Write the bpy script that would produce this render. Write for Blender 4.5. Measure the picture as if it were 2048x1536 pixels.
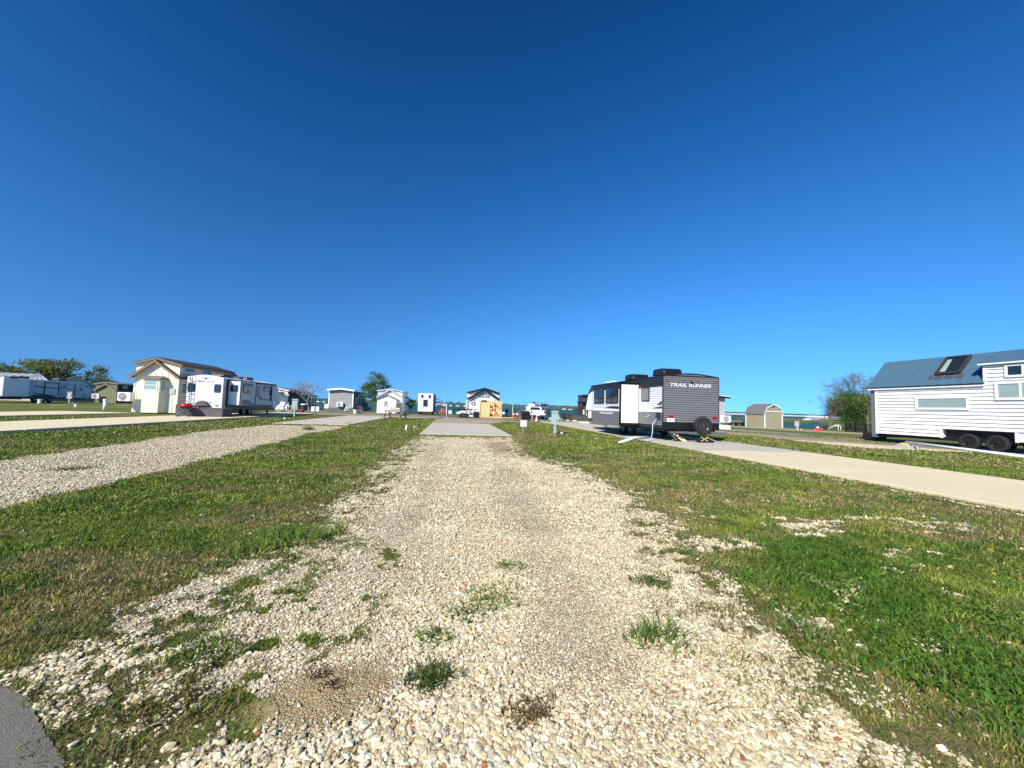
import bpy, math, random
import numpy as np
from mathutils import Vector, Matrix
R = math.radians
for o in list(bpy.data.objects): bpy.data.objects.remove(o)
C = bpy.context.scene.collection
sc = bpy.context.scene

# ---------------------------------------------------------------- camera
EYE = 1.3
F, CX, CY = 770.0, 1024.0, 768.0            # lens in pixels of the 2048 wide photograph
def _ray(x, y): return Vector(((x-CX)/F, -(y-CY)/F, -1.0))
def _hz(x): return 811+.031*(x-905)
_up = _ray(1500, _hz(1500)).cross(_ray(300, _hz(300))).normalized()
if _up.y < 0: _up = -_up
_fw = _ray(905, _hz(905)).normalized()
_rt = _fw.cross(_up)
RM = Matrix((_rt, _fw, _up))                 # world axes written in camera axes
cam = bpy.data.objects.new('camera', bpy.data.cameras.new('camera'))
C.objects.link(cam); sc.camera = cam
cam.matrix_world = Matrix.Translation((0, 0, EYE)) @ RM.to_4x4()
cam.data.sensor_width = 36.0; cam.data.lens = 36.0*F/2048.0
cam.data.clip_start = 0.05; cam.data.clip_end = 20000

# ---------------------------------------------------------------- sky and sun
SUN_EL, SUN_AZ = R(38), R(222)               # azimuth clockwise from +Y: behind and to the left
w = bpy.data.worlds.new('World'); sc.world = w; w.use_nodes = True
nt = w.node_tree; nt.nodes.clear()
sky = nt.nodes.new('ShaderNodeTexSky'); sky.sky_type = 'NISHITA'; sky.sun_disc = False
sky.sun_elevation = SUN_EL; sky.sun_rotation = SUN_AZ
sky.altitude = 100; sky.air_density = 1.0; sky.dust_density = 0.0; sky.ozone_density = .82
hs = nt.nodes.new('ShaderNodeHueSaturation'); hs.inputs['Saturation'].default_value = 1.12; hs.inputs['Hue'].default_value = .498
hs.inputs['Value'].default_value = 4.9
bg = nt.nodes.new('ShaderNodeBackground'); bg.inputs['Strength'].default_value = 0.09
wo = nt.nodes.new('ShaderNodeOutputWorld')
_g = nt.nodes.new('ShaderNodeTexCoord'); _ad = nt.nodes.new('ShaderNodeVectorMath'); _ad.operation = 'ADD'; _ad.inputs[1].default_value = (0, 0, .183)
_nm = nt.nodes.new('ShaderNodeVectorMath'); _nm.operation = 'NORMALIZE'
_ms = nt.nodes.new('ShaderNodeVectorMath'); _ms.operation = 'MULTIPLY'; _ms.inputs[1].default_value = (1, 1, .434)
nt.links.new(_g.outputs['Generated'], _ms.inputs[0]); nt.links.new(_ms.outputs[0], _ad.inputs[0]); nt.links.new(_ad.outputs[0], _nm.inputs[0]); nt.links.new(_nm.outputs[0], sky.inputs['Vector'])
_m1 = nt.nodes.new('ShaderNodeVectorMath'); _m1.operation = 'SCALE'; _m1.inputs['Scale'].default_value = .22
_gm = nt.nodes.new('ShaderNodeGamma'); _gm.inputs[1].default_value = 1.93
nt.links.new(sky.outputs[0], _m1.inputs[0]); nt.links.new(_m1.outputs[0], _gm.inputs[0]); nt.links.new(_gm.outputs[0], hs.inputs['Color']); nt.links.new(hs.outputs[0], bg.inputs[0]); nt.links.new(bg.outputs[0], wo.inputs[0])
sl = bpy.data.lights.new('sun', 'SUN'); sl.energy = 5.0; sl.angle = R(0.53); sl.color = (1.0, .93, .79)
so = bpy.data.objects.new('sun', sl); C.objects.link(so)
_sd = Vector((math.sin(SUN_AZ)*math.cos(SUN_EL), math.cos(SUN_AZ)*math.cos(SUN_EL), math.sin(SUN_EL)))
so.rotation_euler = _sd.to_track_quat('Z', 'Y').to_euler(); so.location = (0, -10, 30)
sc.view_settings.view_transform = 'Standard'; sc.view_settings.look = 'None'
sc.view_settings.exposure = 0.5; sc.view_settings.gamma = 1.0
sc.cycles.max_bounces = 6; sc.cycles.transparent_max_bounces = 8

# ---------------------------------------------------------------- survey helpers
def gp(x, y, z=0.0):                         # ground point seen at a place in the photograph
    d = RM @ _ray(x, y); t = (z-EYE)/d.z
    return Vector((d.x*t, d.y*t, z))
def ay(x, y, Y):                             # point at distance Y down the lane
    d = RM @ _ray(x, y); t = Y/d.y
    return Vector((d.x*t, Y, EYE+d.z*t))

# ---------------------------------------------------------------- materials
MATS = {}
def mat(name, col, rough=.7, metal=0.0, var=.12, scale=6.0, bump=0.0, bscale=40., spec=.5, dirt=0.0):
    if name in MATS: return MATS[name]
    m = bpy.data.materials.new(name); m.use_nodes = True; n = m.node_tree; L = n.links
    b = n.nodes['Principled BSDF']; b.inputs['Roughness'].default_value = rough
    b.inputs['Metallic'].default_value = metal; b.inputs['Specular IOR Level'].default_value = spec
    tc = n.nodes.new('ShaderNodeTexCoord')
    if var:
        no = n.nodes.new('ShaderNodeTexNoise'); no.inputs['Scale'].default_value = scale; no.inputs['Detail'].default_value = 5
        L.new(tc.outputs['Object'], no.inputs['Vector'])
        mx = n.nodes.new('ShaderNodeMix'); mx.data_type = 'RGBA'
        mx.inputs['A'].default_value = (*[c*(1-var) for c in col], 1); mx.inputs['B'].default_value = (*[min(1, c*(1+var)) for c in col], 1)
        L.new(no.outputs['Fac'], mx.inputs['Factor'])
        out = mx.outputs['Result']
        if dirt:
            n2 = n.nodes.new('ShaderNodeTexNoise'); n2.inputs['Scale'].default_value = 1.3; n2.inputs['Detail'].default_value = 8
            mp = n.nodes.new('ShaderNodeMapping'); mp.inputs['Scale'].default_value = (3, 3, .7)
            L.new(tc.outputs['Object'], mp.inputs[0]); L.new(mp.outputs[0], n2.inputs['Vector'])
            mr = n.nodes.new('ShaderNodeMapRange'); mr.inputs[1].default_value = .45; mr.inputs[2].default_value = .8; mr.inputs[4].default_value = dirt
            L.new(n2.outputs['Fac'], mr.inputs[0])
            m2 = n.nodes.new('ShaderNodeMix'); m2.data_type = 'RGBA'; m2.inputs['B'].default_value = (.22, .18, .13, 1)
            L.new(mr.outputs[0], m2.inputs['Factor']); L.new(out, m2.inputs['A']); out = m2.outputs['Result']
        L.new(out, b.inputs['Base Color'])
    else: b.inputs['Base Color'].default_value = (*col, 1)
    if bump:
        nb = n.nodes.new('ShaderNodeTexNoise'); nb.inputs['Scale'].default_value = bscale; nb.inputs['Detail'].default_value = 6
        L.new(tc.outputs['Object'], nb.inputs['Vector'])
        bp = n.nodes.new('ShaderNodeBump'); bp.inputs['Strength'].default_value = bump; bp.inputs['Distance'].default_value = .02
        L.new(nb.outputs['Fac'], bp.inputs['Height']); L.new(bp.outputs[0], b.inputs['Normal'])
    MATS[name] = m; return m
white = mat('white_paint', (.78, .78, .75), .55, dirt=.10)
offwhite = mat('white_siding', (.72, .72, .70), .6, dirt=.12)
gel = mat('white_fibreglass', (.80, .80, .79), .3, var=.03, dirt=.05)
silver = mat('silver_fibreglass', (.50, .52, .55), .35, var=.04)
cream = mat('cream_board', (.74, .70, .55), .7, dirt=.08)
creamtrim = mat('cream_trim', (.76, .74, .62), .6)
black = mat('black_plastic', (.012, .012, .014), .45)
blackm = mat('black_metal', (.010, .010, .011), .5, .2)
rubber = mat('rubber', (.014, .014, .015), .85, bump=.3)
rimm = mat('rim_metal', (.25, .25, .26), .3, .9)
rimb = mat('rim_black', (.03, .03, .03), .3, .6)
chrome = mat('bright_metal', (.6, .6, .6), .25, 1.0)
glass = mat('dark_glass', (.015, .02, .026), .06, var=.0, spec=.8)
blind = mat('pale_glass', (.28, .38, .36), .12, var=.15, scale=3, spec=.8)
trgrey = mat('camper_grey', (.19, .187, .19), .45, .2, var=.10)
trchar = mat('camper_charcoal', (.034, .036, .04), .45, .2)
trwhite = mat('camper_white_metal', (.72, .73, .74), .4, .1, dirt=.06)
redlens = mat('red_lens', (.28, .01, .015), .25)
wood = mat('raw_timber', (.72, .52, .26), .75, var=.2, scale=10)
woodedge = mat('cedar_trim', (.24, .145, .09), .75, var=.3, scale=12)
deckm = mat('dark_composite', (.085, .075, .078), .7, var=.2, scale=9)
greyside = mat('grey_siding', (.27, .28, .29), .65)
greyskirt = mat('grey_skirt', (.12, .125, .14), .8)
darkblue = mat('slate_siding', (.06, .08, .095), .65)
shingle = mat('grey_shingle', (.14, .145, .14), .9, var=.35, scale=25, bump=.6, bscale=30)
darkroof = mat('dark_roof', (.035, .036, .038), .75)
steelroof = mat('galvanised_roof', (.62, .64, .66), .4, .5)
bluemetal = mat('blue_metal_roof', (.10, .20, .28), .42, .35, var=.05)
olive = mat('olive_board', (.19, .20, .10), .75)
sage = mat('shed_khaki', (.30, .275, .19), .75, bump=.3, bscale=60)
brown = mat('brown_board', (.11, .06, .04), .75)
darkgreen = mat('dark_green_and_shade', (.02, .032, .03), .7)  # also carries the shade painted on the olive cabin's side
pvc = mat('white_pvc', (.80, .80, .78), .35)
pedg = mat('pedestal_green', (.36, .46, .42), .5, dirt=.15)
orange = mat('orange_plastic', (.85, .13, .02), .45)
redp = mat('red_enamel', (.45, .012, .03), .25)
kayak = mat('red_plastic', (.75, .05, .06), .4)
yellow = mat('yellow_paint', (.70, .50, .04), .5)
bluep = mat('blue_paint', (.10, .25, .45), .5)
hoseblue = mat('pale_blue_hose', (.35, .5, .68), .4)
greyw = mat('weathered_wood', (.20, .175, .15), .85, var=.3, scale=15)
bark = mat('bark', (.13, .105, .085), .9, var=.3, scale=12, bump=.5)
palebark = mat('pale_bark', (.26, .23, .20), .9, var=.3, scale=12)
concblock = mat('concrete_block', (.45, .43, .40), .9, bump=.4)

def leafmat(name, a, b):
    m = bpy.data.materials.new(name); m.use_nodes = True; n = m.node_tree
    p = n.nodes['Principled BSDF']; p.inputs['Roughness'].default_value = .6; p.inputs['Specular IOR Level'].default_value = .25
    at = n.nodes.new('ShaderNodeAttribute'); at.attribute_name = 'tint'
    n.links.new(at.outputs['Color'], p.inputs['Base Color'])
    tr = n.nodes.new('ShaderNodeBsdfTranslucent'); n.links.new(at.outputs['Color'], tr.inputs[0])
    ms = n.nodes.new('ShaderNodeMixShader'); ms.inputs[0].default_value = a
    n.links.new(p.outputs[0], ms.inputs[1]); n.links.new(tr.outputs[0], ms.inputs[2])
    n.links.new(ms.outputs[0], n.nodes['Material Output'].inputs[0])
    return m
leafm = leafmat('leaf', .25, 0)
grassm = leafmat('grass_blade', .2, 0)
stonem = bpy.data.materials.new('limestone'); stonem.use_nodes = True
_n = stonem.node_tree; _p = _n.nodes['Principled BSDF']; _p.inputs['Roughness'].default_value = .85; _p.inputs['Specular IOR Level'].default_value = .25
_a = _n.nodes.new('ShaderNodeAttribute'); _a.attribute_name = 'tint'
_t = _n.nodes.new('ShaderNodeTexNoise'); _t.inputs['Scale'].default_value = 90; _t.inputs['Detail'].default_value = 4
_tc = _n.nodes.new('ShaderNodeTexCoord'); _n.links.new(_tc.outputs['Object'], _t.inputs['Vector'])
_mr = _n.nodes.new('ShaderNodeMapRange'); _mr.inputs[3].default_value = .72; _mr.inputs[4].default_value = 1.15
_n.links.new(_t.outputs['Fac'], _mr.inputs[0])
_mx = _n.nodes.new('ShaderNodeVectorMath'); _mx.operation = 'SCALE'
_n.links.new(_a.outputs['Color'], _mx.inputs[0]); _n.links.new(_mr.outputs[0], _mx.inputs['Scale']); _n.links.new(_mx.outputs[0], _p.inputs['Base Color'])

# ---------------------------------------------------------------- object helpers
ORG = {}
def tag(o, label=None, cat=None, group=None, kind=None):
    if label: o['label'] = label
    if cat: o['category'] = cat
    if group: o['group'] = group
    if kind: o['kind'] = kind
    return o
def thing(name, label, cat, loc=(0, 0, 0), rz=0.0, group=None, local=False):
    o = bpy.data.objects.new(name, None); C.objects.link(o); o.empty_display_size = .2
    o.location = loc; o.rotation_euler = (0, 0, rz)
    ORG[o.name] = Vector((0, 0, 0)) if local else Vector(loc)
    return tag(o, label, cat, group)
def copy_tree(o, parent=None):
    c = o.copy(); C.objects.link(c)
    if parent: c.parent = parent
    for ch in list(o.children): copy_tree(ch, c)
    return c
class MB:
    def __init__(s): s.v = []; s.f = []
    def face(s, pts):
        n = len(s.v); s.v += [tuple(p) for p in pts]; s.f.append(tuple(range(n, n+len(pts)))); return s
    def box(s, x0, y0, z0, x1, y1, z1):
        n = len(s.v)
        s.v += [(x0,y0,z0),(x1,y0,z0),(x1,y1,z0),(x0,y1,z0),(x0,y0,z1),(x1,y0,z1),(x1,y1,z1),(x0,y1,z1)]
        s.f += [tuple(n+i for i in q) for q in ((0,3,2,1),(4,5,6,7),(0,1,5,4),(1,2,6,5),(2,3,7,6),(3,0,4,7))]; return s
    def bar(s, p, q, a, b=None, up=(0, 0, 1)):           # rectangular bar between two points
        b = b or a; p = Vector(p); q = Vector(q); d = (q-p).normalized(); up = Vector(up)
        if abs(d.dot(up)) > .98: up = Vector((0, 1, 0))
        x = d.cross(up).normalized(); z = x.cross(d); n = len(s.v)
        for e in (p, q):
            for i, j in ((-1,-1),(1,-1),(1,1),(-1,1)): s.v.append(tuple(e+x*(a/2*i)+z*(b/2*j)))
        s.f += [tuple(n+i for i in t) for t in ((0,1,2,3),(7,6,5,4),(0,4,5,1),(1,5,6,2),(2,6,7,3),(3,7,4,0))]; return s
    def tube(s, pts, r, n=8, r2=None):
        pts = [Vector(p) for p in pts]; k = len(pts); base = len(s.v)
        for i, p in enumerate(pts):
            d = (pts[min(i+1, k-1)]-pts[max(i-1, 0)]).normalized()
            a = d.orthogonal().normalized() if i == 0 else (a-d*a.dot(d)).normalized()
            b = d.cross(a); rr = r if r2 is None else r+(r2-r)*i/(k-1)
            for j in range(n):
                t = 2*math.pi*j/n; s.v.append(tuple(p+(a*math.cos(t)+b*math.sin(t))*rr))
        for i in range(k-1):
            for j in range(n):
                s.f.append((base+i*n+j, base+i*n+(j+1) % n, base+(i+1)*n+(j+1) % n, base+(i+1)*n+j))
        s.f.append(tuple(base+j for j in reversed(range(n)))); s.f.append(tuple(base+(k-1)*n+j for j in range(n))); return s
    def lathe(s, c, ax, prof, n=24):                      # prof: (distance along axis, radius)
        c = Vector(c); ax = Vector(ax).normalized(); a = ax.orthogonal().normalized(); b = ax.cross(a); base = len(s.v)
        for h, r in prof:
            for j in range(n):
                t = 2*math.pi*j/n; s.v.append(tuple(c+ax*h+(a*math.cos(t)+b*math.sin(t))*r))
        for i in range(len(prof)-1):
            for j in range(n): s.f.append((base+i*n+j, base+i*n+(j+1) % n, base+(i+1)*n+(j+1) % n, base+(i+1)*n+j))
        s.f.append(tuple(base+j for j in reversed(range(n)))); s.f.append(tuple(base+(len(prof)-1)*n+j for j in range(n))); return s
    def prism(s, poly, axis, a, b):                       # poly in the two other axes, extruded from a to b
        def P(u, v, t): return {'x': (t, u, v), 'y': (u, t, v), 'z': (u, v, t)}[axis]
        n = len(s.v); k = len(poly)
        s.v += [P(u, v, a) for u, v in poly]+[P(u, v, b) for u, v in poly]
        s.f.append(tuple(range(n, n+k))); s.f.append(tuple(reversed(range(n+k, n+2*k))))
        for i in range(k): s.f.append((n+i, n+k+i, n+k+(i+1) % k, n+(i+1) % k))
        return s
    def lap(s, O, U, N, poly, pitch=.15, depth=.018, vert=False):
        # boards in the plane O + u*U + z, clipped to a convex outline
        O = Vector(O); U = Vector(U); N = Vector(N); Z = Vector((0, 0, 1))
        if vert: poly = [(b, a) for a, b in poly]
        lo = min(p[1] for p in poly); hi = max(p[1] for p in poly)
        def span(v):
            xs = []
            for i in range(len(poly)):
                (a, b), (c, d) = poly[i], poly[(i+1) % len(poly)]
                if (b-v)*(d-v) <= 0 and b != d: xs.append(a+(c-a)*(v-b)/(d-b))
            return (min(xs), max(xs)) if len(xs) > 1 else (0, 0)
        def W(u, v, dn): return O+(U*v+Z*u if vert else U*u+Z*v)+N*dn
        brk = sorted(set([lo, hi]+[p[1] for p in poly])); v = lo
        if vert:
            s.face([W(u, v2, 0) for u, v2 in poly])
            v = lo+pitch/2
            while v < hi:
                a, b = span(v)
                if b-a > .02:
                    for t0, t1, d0, d1 in ((-.02, -.02, 0, depth), (-.02, .02, depth, depth), (.02, .02, depth, 0)):
                        s.face([W(a, v+t0, d0), W(b, v+t0, d0), W(b, v+t1, d1), W(a, v+t1, d1)])
                v += pitch
            return s
        while v < hi-1e-4:
            t = min(v+pitch, hi); seg = [v]+[q for q in brk if v+1e-4 < q < t-1e-4]+[t]
            for i in range(len(seg)-1):
                p, q = seg[i], seg[i+1]; a0, a1 = span(p+1e-5); b0, b1 = span(q-1e-5)
                d0 = depth*(1-(p-v)/pitch)+.001; d1 = depth*(1-(q-v)/pitch)+.001
                s.face([W(a0, p, d0), W(a1, p, d0), W(b1, q, d1), W(b0, q, d1)])
                if i == 0: s.face([W(a0, p, 0), W(a1, p, 0), W(a1, p, d0), W(a0, p, d0)])
            v = t
        return s
    def build(s, name, m, parent=None, smooth=False, loc=None, bevel=0):
        me = bpy.data.meshes.new(name)
        org = ORG[parent.name] if parent else Vector(loc or (0, 0, 0))
        me.from_pydata([(x-org.x, y-org.y, z-org.z) for x, y, z in s.v], [], s.f)
        me.materials.append(m)
        if smooth: me.shade_smooth()
        o = bpy.data.objects.new(name, me); C.objects.link(o)
        if parent: o.parent = parent
        else: o.location = org
        ORG[o.name] = org
        if bevel:
            b = o.modifiers.new('bevel', 'BEVEL'); b.width = bevel; b.segments = 2; b.limit_method = 'ANGLE'
        return o
def bx(name, m, parent, *a, bevel=0): return MB().box(*a).build(name, m, parent, bevel=bevel)
X1, Y1, Z1 = Vector((1, 0, 0)), Vector((0, 1, 0)), Vector((0, 0, 1))
def rrect(u0, z0, u1, z1, r=.08, k=4):
    out = []
    for cx, cz, a0 in ((u1-r, z0+r, -90), (u1-r, z1-r, 0), (u0+r, z1-r, 90), (u0+r, z0+r, 180)):
        for i in range(k+1):
            t = R(a0+90*i/k); out.append((cx+r*math.cos(t), cz+r*math.sin(t)))
    return out
def panel(name, m, parent, O, U, N, poly, t=.02, bevel=0):
    O = Vector(O); U = Vector(U); N = Vector(N); mb = MB()
    a = [O+U*u+Z1*v for u, v in poly]; b = [p+N*t for p in a]; n = len(a)
    mb.v = [tuple(p) for p in a+b]; mb.f = [tuple(range(n-1, -1, -1)), tuple(range(n, 2*n))]+[(i, (i+1) % n, n+(i+1) % n, n+i) for i in range(n)]
    return mb.build(name, m, parent)
def window(parent, O, U, N, u0, z0, u1, z1, fm, gm, fw=.05, round_=0, mull=0, rail=0, t=.03, name='window'):
    O = Vector(O); U = Vector(U); N = Vector(N)
    if round_:
        f = panel(name, fm, parent, O, U, N, rrect(u0, z0, u1, z1, round_), t)
        panel('pane', gm, f, O+N*t, U, N, rrect(u0+fw, z0+fw, u1-fw, z1-fw, max(.02, round_-fw*.5)), .006)
        return f
    mb = MB()
    def B(a, b, c, d):
        P = [O+U*a+Z1*b, O+U*c+Z1*d+N*t]
        lo = [min(P[0][i], P[1][i]) for i in range(3)]; hi = [max(P[0][i], P[1][i]) for i in range(3)]
        mb.box(*lo, *hi)
    B(u0, z0, u1, z0+fw); B(u0, z1-fw, u1, z1); B(u0, z0+fw, u0+fw, z1-fw); B(u1-fw, z0+fw, u1, z1-fw)
    for i in range(mull):
        c = u0+(u1-u0)*(i+1)/(mull+1); B(c-fw/3, z0+fw, c+fw/3, z1-fw)
    if rail and not mull: B(u0+fw, (z0+z1)/2-fw/3, u1-fw, (z0+z1)/2+fw/3)
    f = mb.build(name, fm, parent)
    panel('pane', gm, f, O+N*.004, U, N, [(u0+fw, z0+fw), (u1-fw, z0+fw), (u1-fw, z1-fw), (u0+fw, z1-fw)], .006)
    return f
def wheel(parent, c, r, wd, ax=(1, 0, 0), rm=None, name='wheel'):
    c = Vector(c); a = Vector(ax).normalized(); h = wd/2
    o = MB().lathe(c, a, [(-h*.8, r*.62), (-h, r*.75), (-h, r*.88), (-h*.75, r*.98), (0, r), (h*.75, r*.98), (h, r*.88), (h, r*.75), (h*.8, r*.62)], 28).build(name, rubber, parent, smooth=False)
    mb = MB()
    for sg in (-1, 1):
        mb.lathe(c+a*(sg*h*.62), a*sg, [(0, r*.6), (h*.25, r*.58), (h*.3, r*.5), (h*.05, r*.42), (h*.12, r*.2), (h*.4, r*.14)], 20)
        p = a.orthogonal().normalized()
        for k in range(6):
            q = Matrix.Rotation(k*math.pi/3, 3, a) @ p
            mb.bar(c+a*(sg*h*.82)+q*r*.12, c+a*(sg*h*.82)+q*r*.56, r*.12, h*.2, up=a)
    mb.build('rim', rm or rimm, o)
    return o
def lettering(name, text, parent, O, U, Vv, N, w_, h_, m, shear=0.0, thick=.006, fat=.0):
    if ' ' in text:
        a, b = text.split(' '); n = len(a)+len(b)+.45; u = w_*len(a)*.93/n
        lettering(name, a, parent, O, U, Vv, N, u, h_, m, shear, thick, fat); v = w_*(len(b)*1.05)/n
        return lettering(name, b, parent, Vector(O)+Vector(U)*(w_-v), U, Vv, N, v, h_, m, shear, thick, fat)
    cu = bpy.data.curves.new('txt', 'FONT'); cu.body = text; cu.shear = shear; cu.offset = fat; cu.extrude = .01
    t = bpy.data.objects.new('txt', cu); C.objects.link(t)
    bpy.context.view_layer.update()
    me = bpy.data.meshes.new_from_object(t.evaluated_get(bpy.context.evaluated_depsgraph_get()))
    bpy.data.objects.remove(t)
    n = len(me.vertices); co = np.empty(n*3); me.vertices.foreach_get('co', co); co = co.reshape(-1, 3)
    lo = co.min(0); hi = co.max(0); q = (co-lo)/(hi-lo+1e-9)
    O = np.array(Vector(O)-ORG[parent.name]); P = O+q[:, :1]*np.array(Vector(U)*w_)+q[:, 1:2]*np.array(Vector(Vv)*h_)+q[:, 2:]*np.array(Vector(N)*thick)
    me.vertices.foreach_set('co', P.astype(np.float32).ravel()); me.update()
    me.materials.clear(); me.materials.append(m); me.name = name
    o = bpy.data.objects.new(name, me); C.objects.link(o); o.parent = parent; ORG[o.name] = ORG[parent.name]
    return o
def split_ac(parent, c, wd=.85, h=.6, d=.35, fan=.32, s=1):
    # outdoor unit of a split air conditioner, on a bracket off a wall that faces the lane entrance
    x, y, z = c
    o = MB().box(x, y-d, z, x+wd, y, z+h).build('air_conditioner', white, parent, bevel=.02)
    f = MB(); cx = x+wd*(.4 if s > 0 else .6); cz = z+h/2
    f.lathe((cx, y-d-.002, cz), (0, -1, 0), [(0, fan*.8), (.012, fan*.8)], 24)
    f.build('fan_grille', mat('grille_dark', (.10, .11, .10), .6), o)
    g = MB()
    for q in range(1, 5):
        pts = [(cx+fan*.8*q/4.2*math.cos(R(t)), y-d-.018, cz+fan*.8*q/4.2*math.sin(R(t))) for t in range(0, 361, 20)]; g.tube(pts, .006, 4)
    for q in range(8): g.bar((cx, y-d-.018, cz), (cx+fan*.78*math.cos(q*.785), y-d-.018, cz+fan*.78*math.sin(q*.785)), .008)
    g.build('fan_guard', white, o)
    MB().bar((x+wd*.2, y-d, z-.02), (x+wd*.2, y+.3, z-.02), .04).bar((x+wd*.8, y-d, z-.02), (x+wd*.8, y+.3, z-.02), .04).build('bracket', white, parent)
    return o

# ---------------------------------------------------------------- ground: masks shared by the sheet and what grows on it
def _hash(ix, iy, s):
    h = (ix.astype(np.int64)*374761393+iy.astype(np.int64)*668265263+s*1442695041) & 0xffffffff
    h = ((h ^ (h >> 13))*1274126177) & 0xffffffff
    return ((h ^ (h >> 16)) & 0xffff)/65535.0
def vnoise(x, y, s=0):
    ix = np.floor(x); iy = np.floor(y); fx = x-ix; fy = y-iy; fx = fx*fx*(3-2*fx); fy = fy*fy*(3-2*fy)
    a = _hash(ix, iy, s); b = _hash(ix+1, iy, s); c = _hash(ix, iy+1, s); d = _hash(ix+1, iy+1, s)
    return (a+(b-a)*fx)*(1-fy)+(c+(d-c)*fx)*fy
def fbm(x, y, sc_, o=4, s=0):
    r = 0; a = .5; t = 0
    for i in range(o):
        r = r+a*vnoise(x*sc_, y*sc_, s+i*17); t += a; a *= .5; sc_ *= 2.03
    return r/t
def sdist(x, y, poly):                        # signed distance to a polygon, positive inside
    d = np.full(x.shape, 1e9); ins = np.zeros(x.shape, bool); n = len(poly)
    for i in range(n):
        ax, ay_ = poly[i]; bx_, by = poly[(i+1) % n]; ex, ey = bx_-ax, by-ay_
        t = np.clip(((x-ax)*ex+(y-ay_)*ey)/(ex*ex+ey*ey+1e-12), 0, 1)
        d = np.minimum(d, np.hypot(x-ax-t*ex, y-ay_-t*ey))
        c = ((ay_ > y) != (by > y)) & (x < ex*(y-ay_)/(ey if ey else 1e-12)+ax); ins ^= c
    return np.where(ins, d, -d)
def ldist(x, y, line):
    d = np.full(x.shape, 1e9)
    for (ax, ay_), (bx_, by) in zip(line[:-1], line[1:]):
        ex, ey = bx_-ax, by-ay_; t = np.clip(((x-ax)*ex+(y-ay_)*ey)/(ex*ex+ey*ey), 0, 1)
        d = np.minimum(d, np.hypot(x-ax-t*ex, y-ay_-t*ey))
    return d
def gl(pts): return [tuple(gp(*p)[:2]) for p in pts]
STRIP = gl([(842,873),(790,900),(760,925),(715,975),(650,1035),(590,1085),(500,1120),(400,1165),(270,1215),(150,1290),(90,1380),(120,1470),(170,1536)])
STRIP += [(-1.2, .6), (1.2, .6)]+gl([(1790,1536),(1700,1440),(1570,1330),(1450,1215),(1425,1140),(1350,1060),(1240,985),(1150,930),(1070,915),(1045,900),(1022,875)])
CORE = gl([(860,880),(800,950),(730,1030),(690,1100),(600,1180),(450,1270),(330,1340),(230,1420),(210,1480),(230,1536)])+[(-.9, .6), (1.0, .6)]+gl([(1680,1536),(1500,1330),(1400,1180),(1300,1060),(1180,960),(1000,890),(1000,878)])
MSTRIP = gl([(545,850),(420,862),(200,893),(0,920)])+[(-9.6,5),(-9.6,-6),(-5.6,-6)]+gl([(0,1012),(130,985),(330,938),(500,899),(620,866),(702,853)])
BEYOND = gl([(862,848),(873,838),(895,836),(990,836),(1010,838),(1000,846),(980,848)])
DIRT = gl([(520,1420),(560,1375),(650,1350),(760,1345),(770,1380),(700,1420),(640,1450),(560,1450)])
DIRT2 = gl([(965,885),(1000,885),(1060,905),(1050,915),(990,905)])
SHOULDERS = [   # pale caliche along the cross road and under the tiny house: (line, half width)
    (gl([(560,828),(640,827),(740,830.5),(840,835)]), 1.9), (gl([(600,818.5),(640,818.5),(700,821)]), 1.5),
    (gl([(1000,842),(1100,845.5),(1180,850)]), 1.0), (gl([(1180,850),(1300,857),(1400,862),(1430,864.5),(1488,868),(1560,873),(1646,882),(1740,891)]), 1.9),
    ([tuple(gp(1740,892)[:2]), (24.0, 14.5), (24.0, 0), (24.0,-10)], 1.9),
    (gl([(1460,852.5),(1490,854),(1560,858),(1646,863),(1700,866),(1790,871)]), 2.4),
    (gl([(0,809),(150,810),(260,811)]), .5), (gl([(90,814),(260,815)]), .4)]
COAST = [(-900,420),(-300,240),(-120,150),(-45,105)]+gl([(640,817.5),(760,822),(900,829),(1000,832),(1130,834.5),(1250,840),(1440,846),(1560,853.3),(1640,858.3)])
COAST += gl([(1672,857.5),(1664,850),(1655,846),(1700,844.5)])+[(130,165),(240,190),(900,260)]
LAND = COAST+[(3000,100),(9000,-3000),(0,-9000),(-9000,-3000),(-6000,900)]
LUSH = gl([(1480,1110),(1600,1085),(1750,1105),(1900,1180),(2048,1240),(2200,1420),(2048,1480),(1900,1390),(1700,1310),(1560,1210)])
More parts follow.
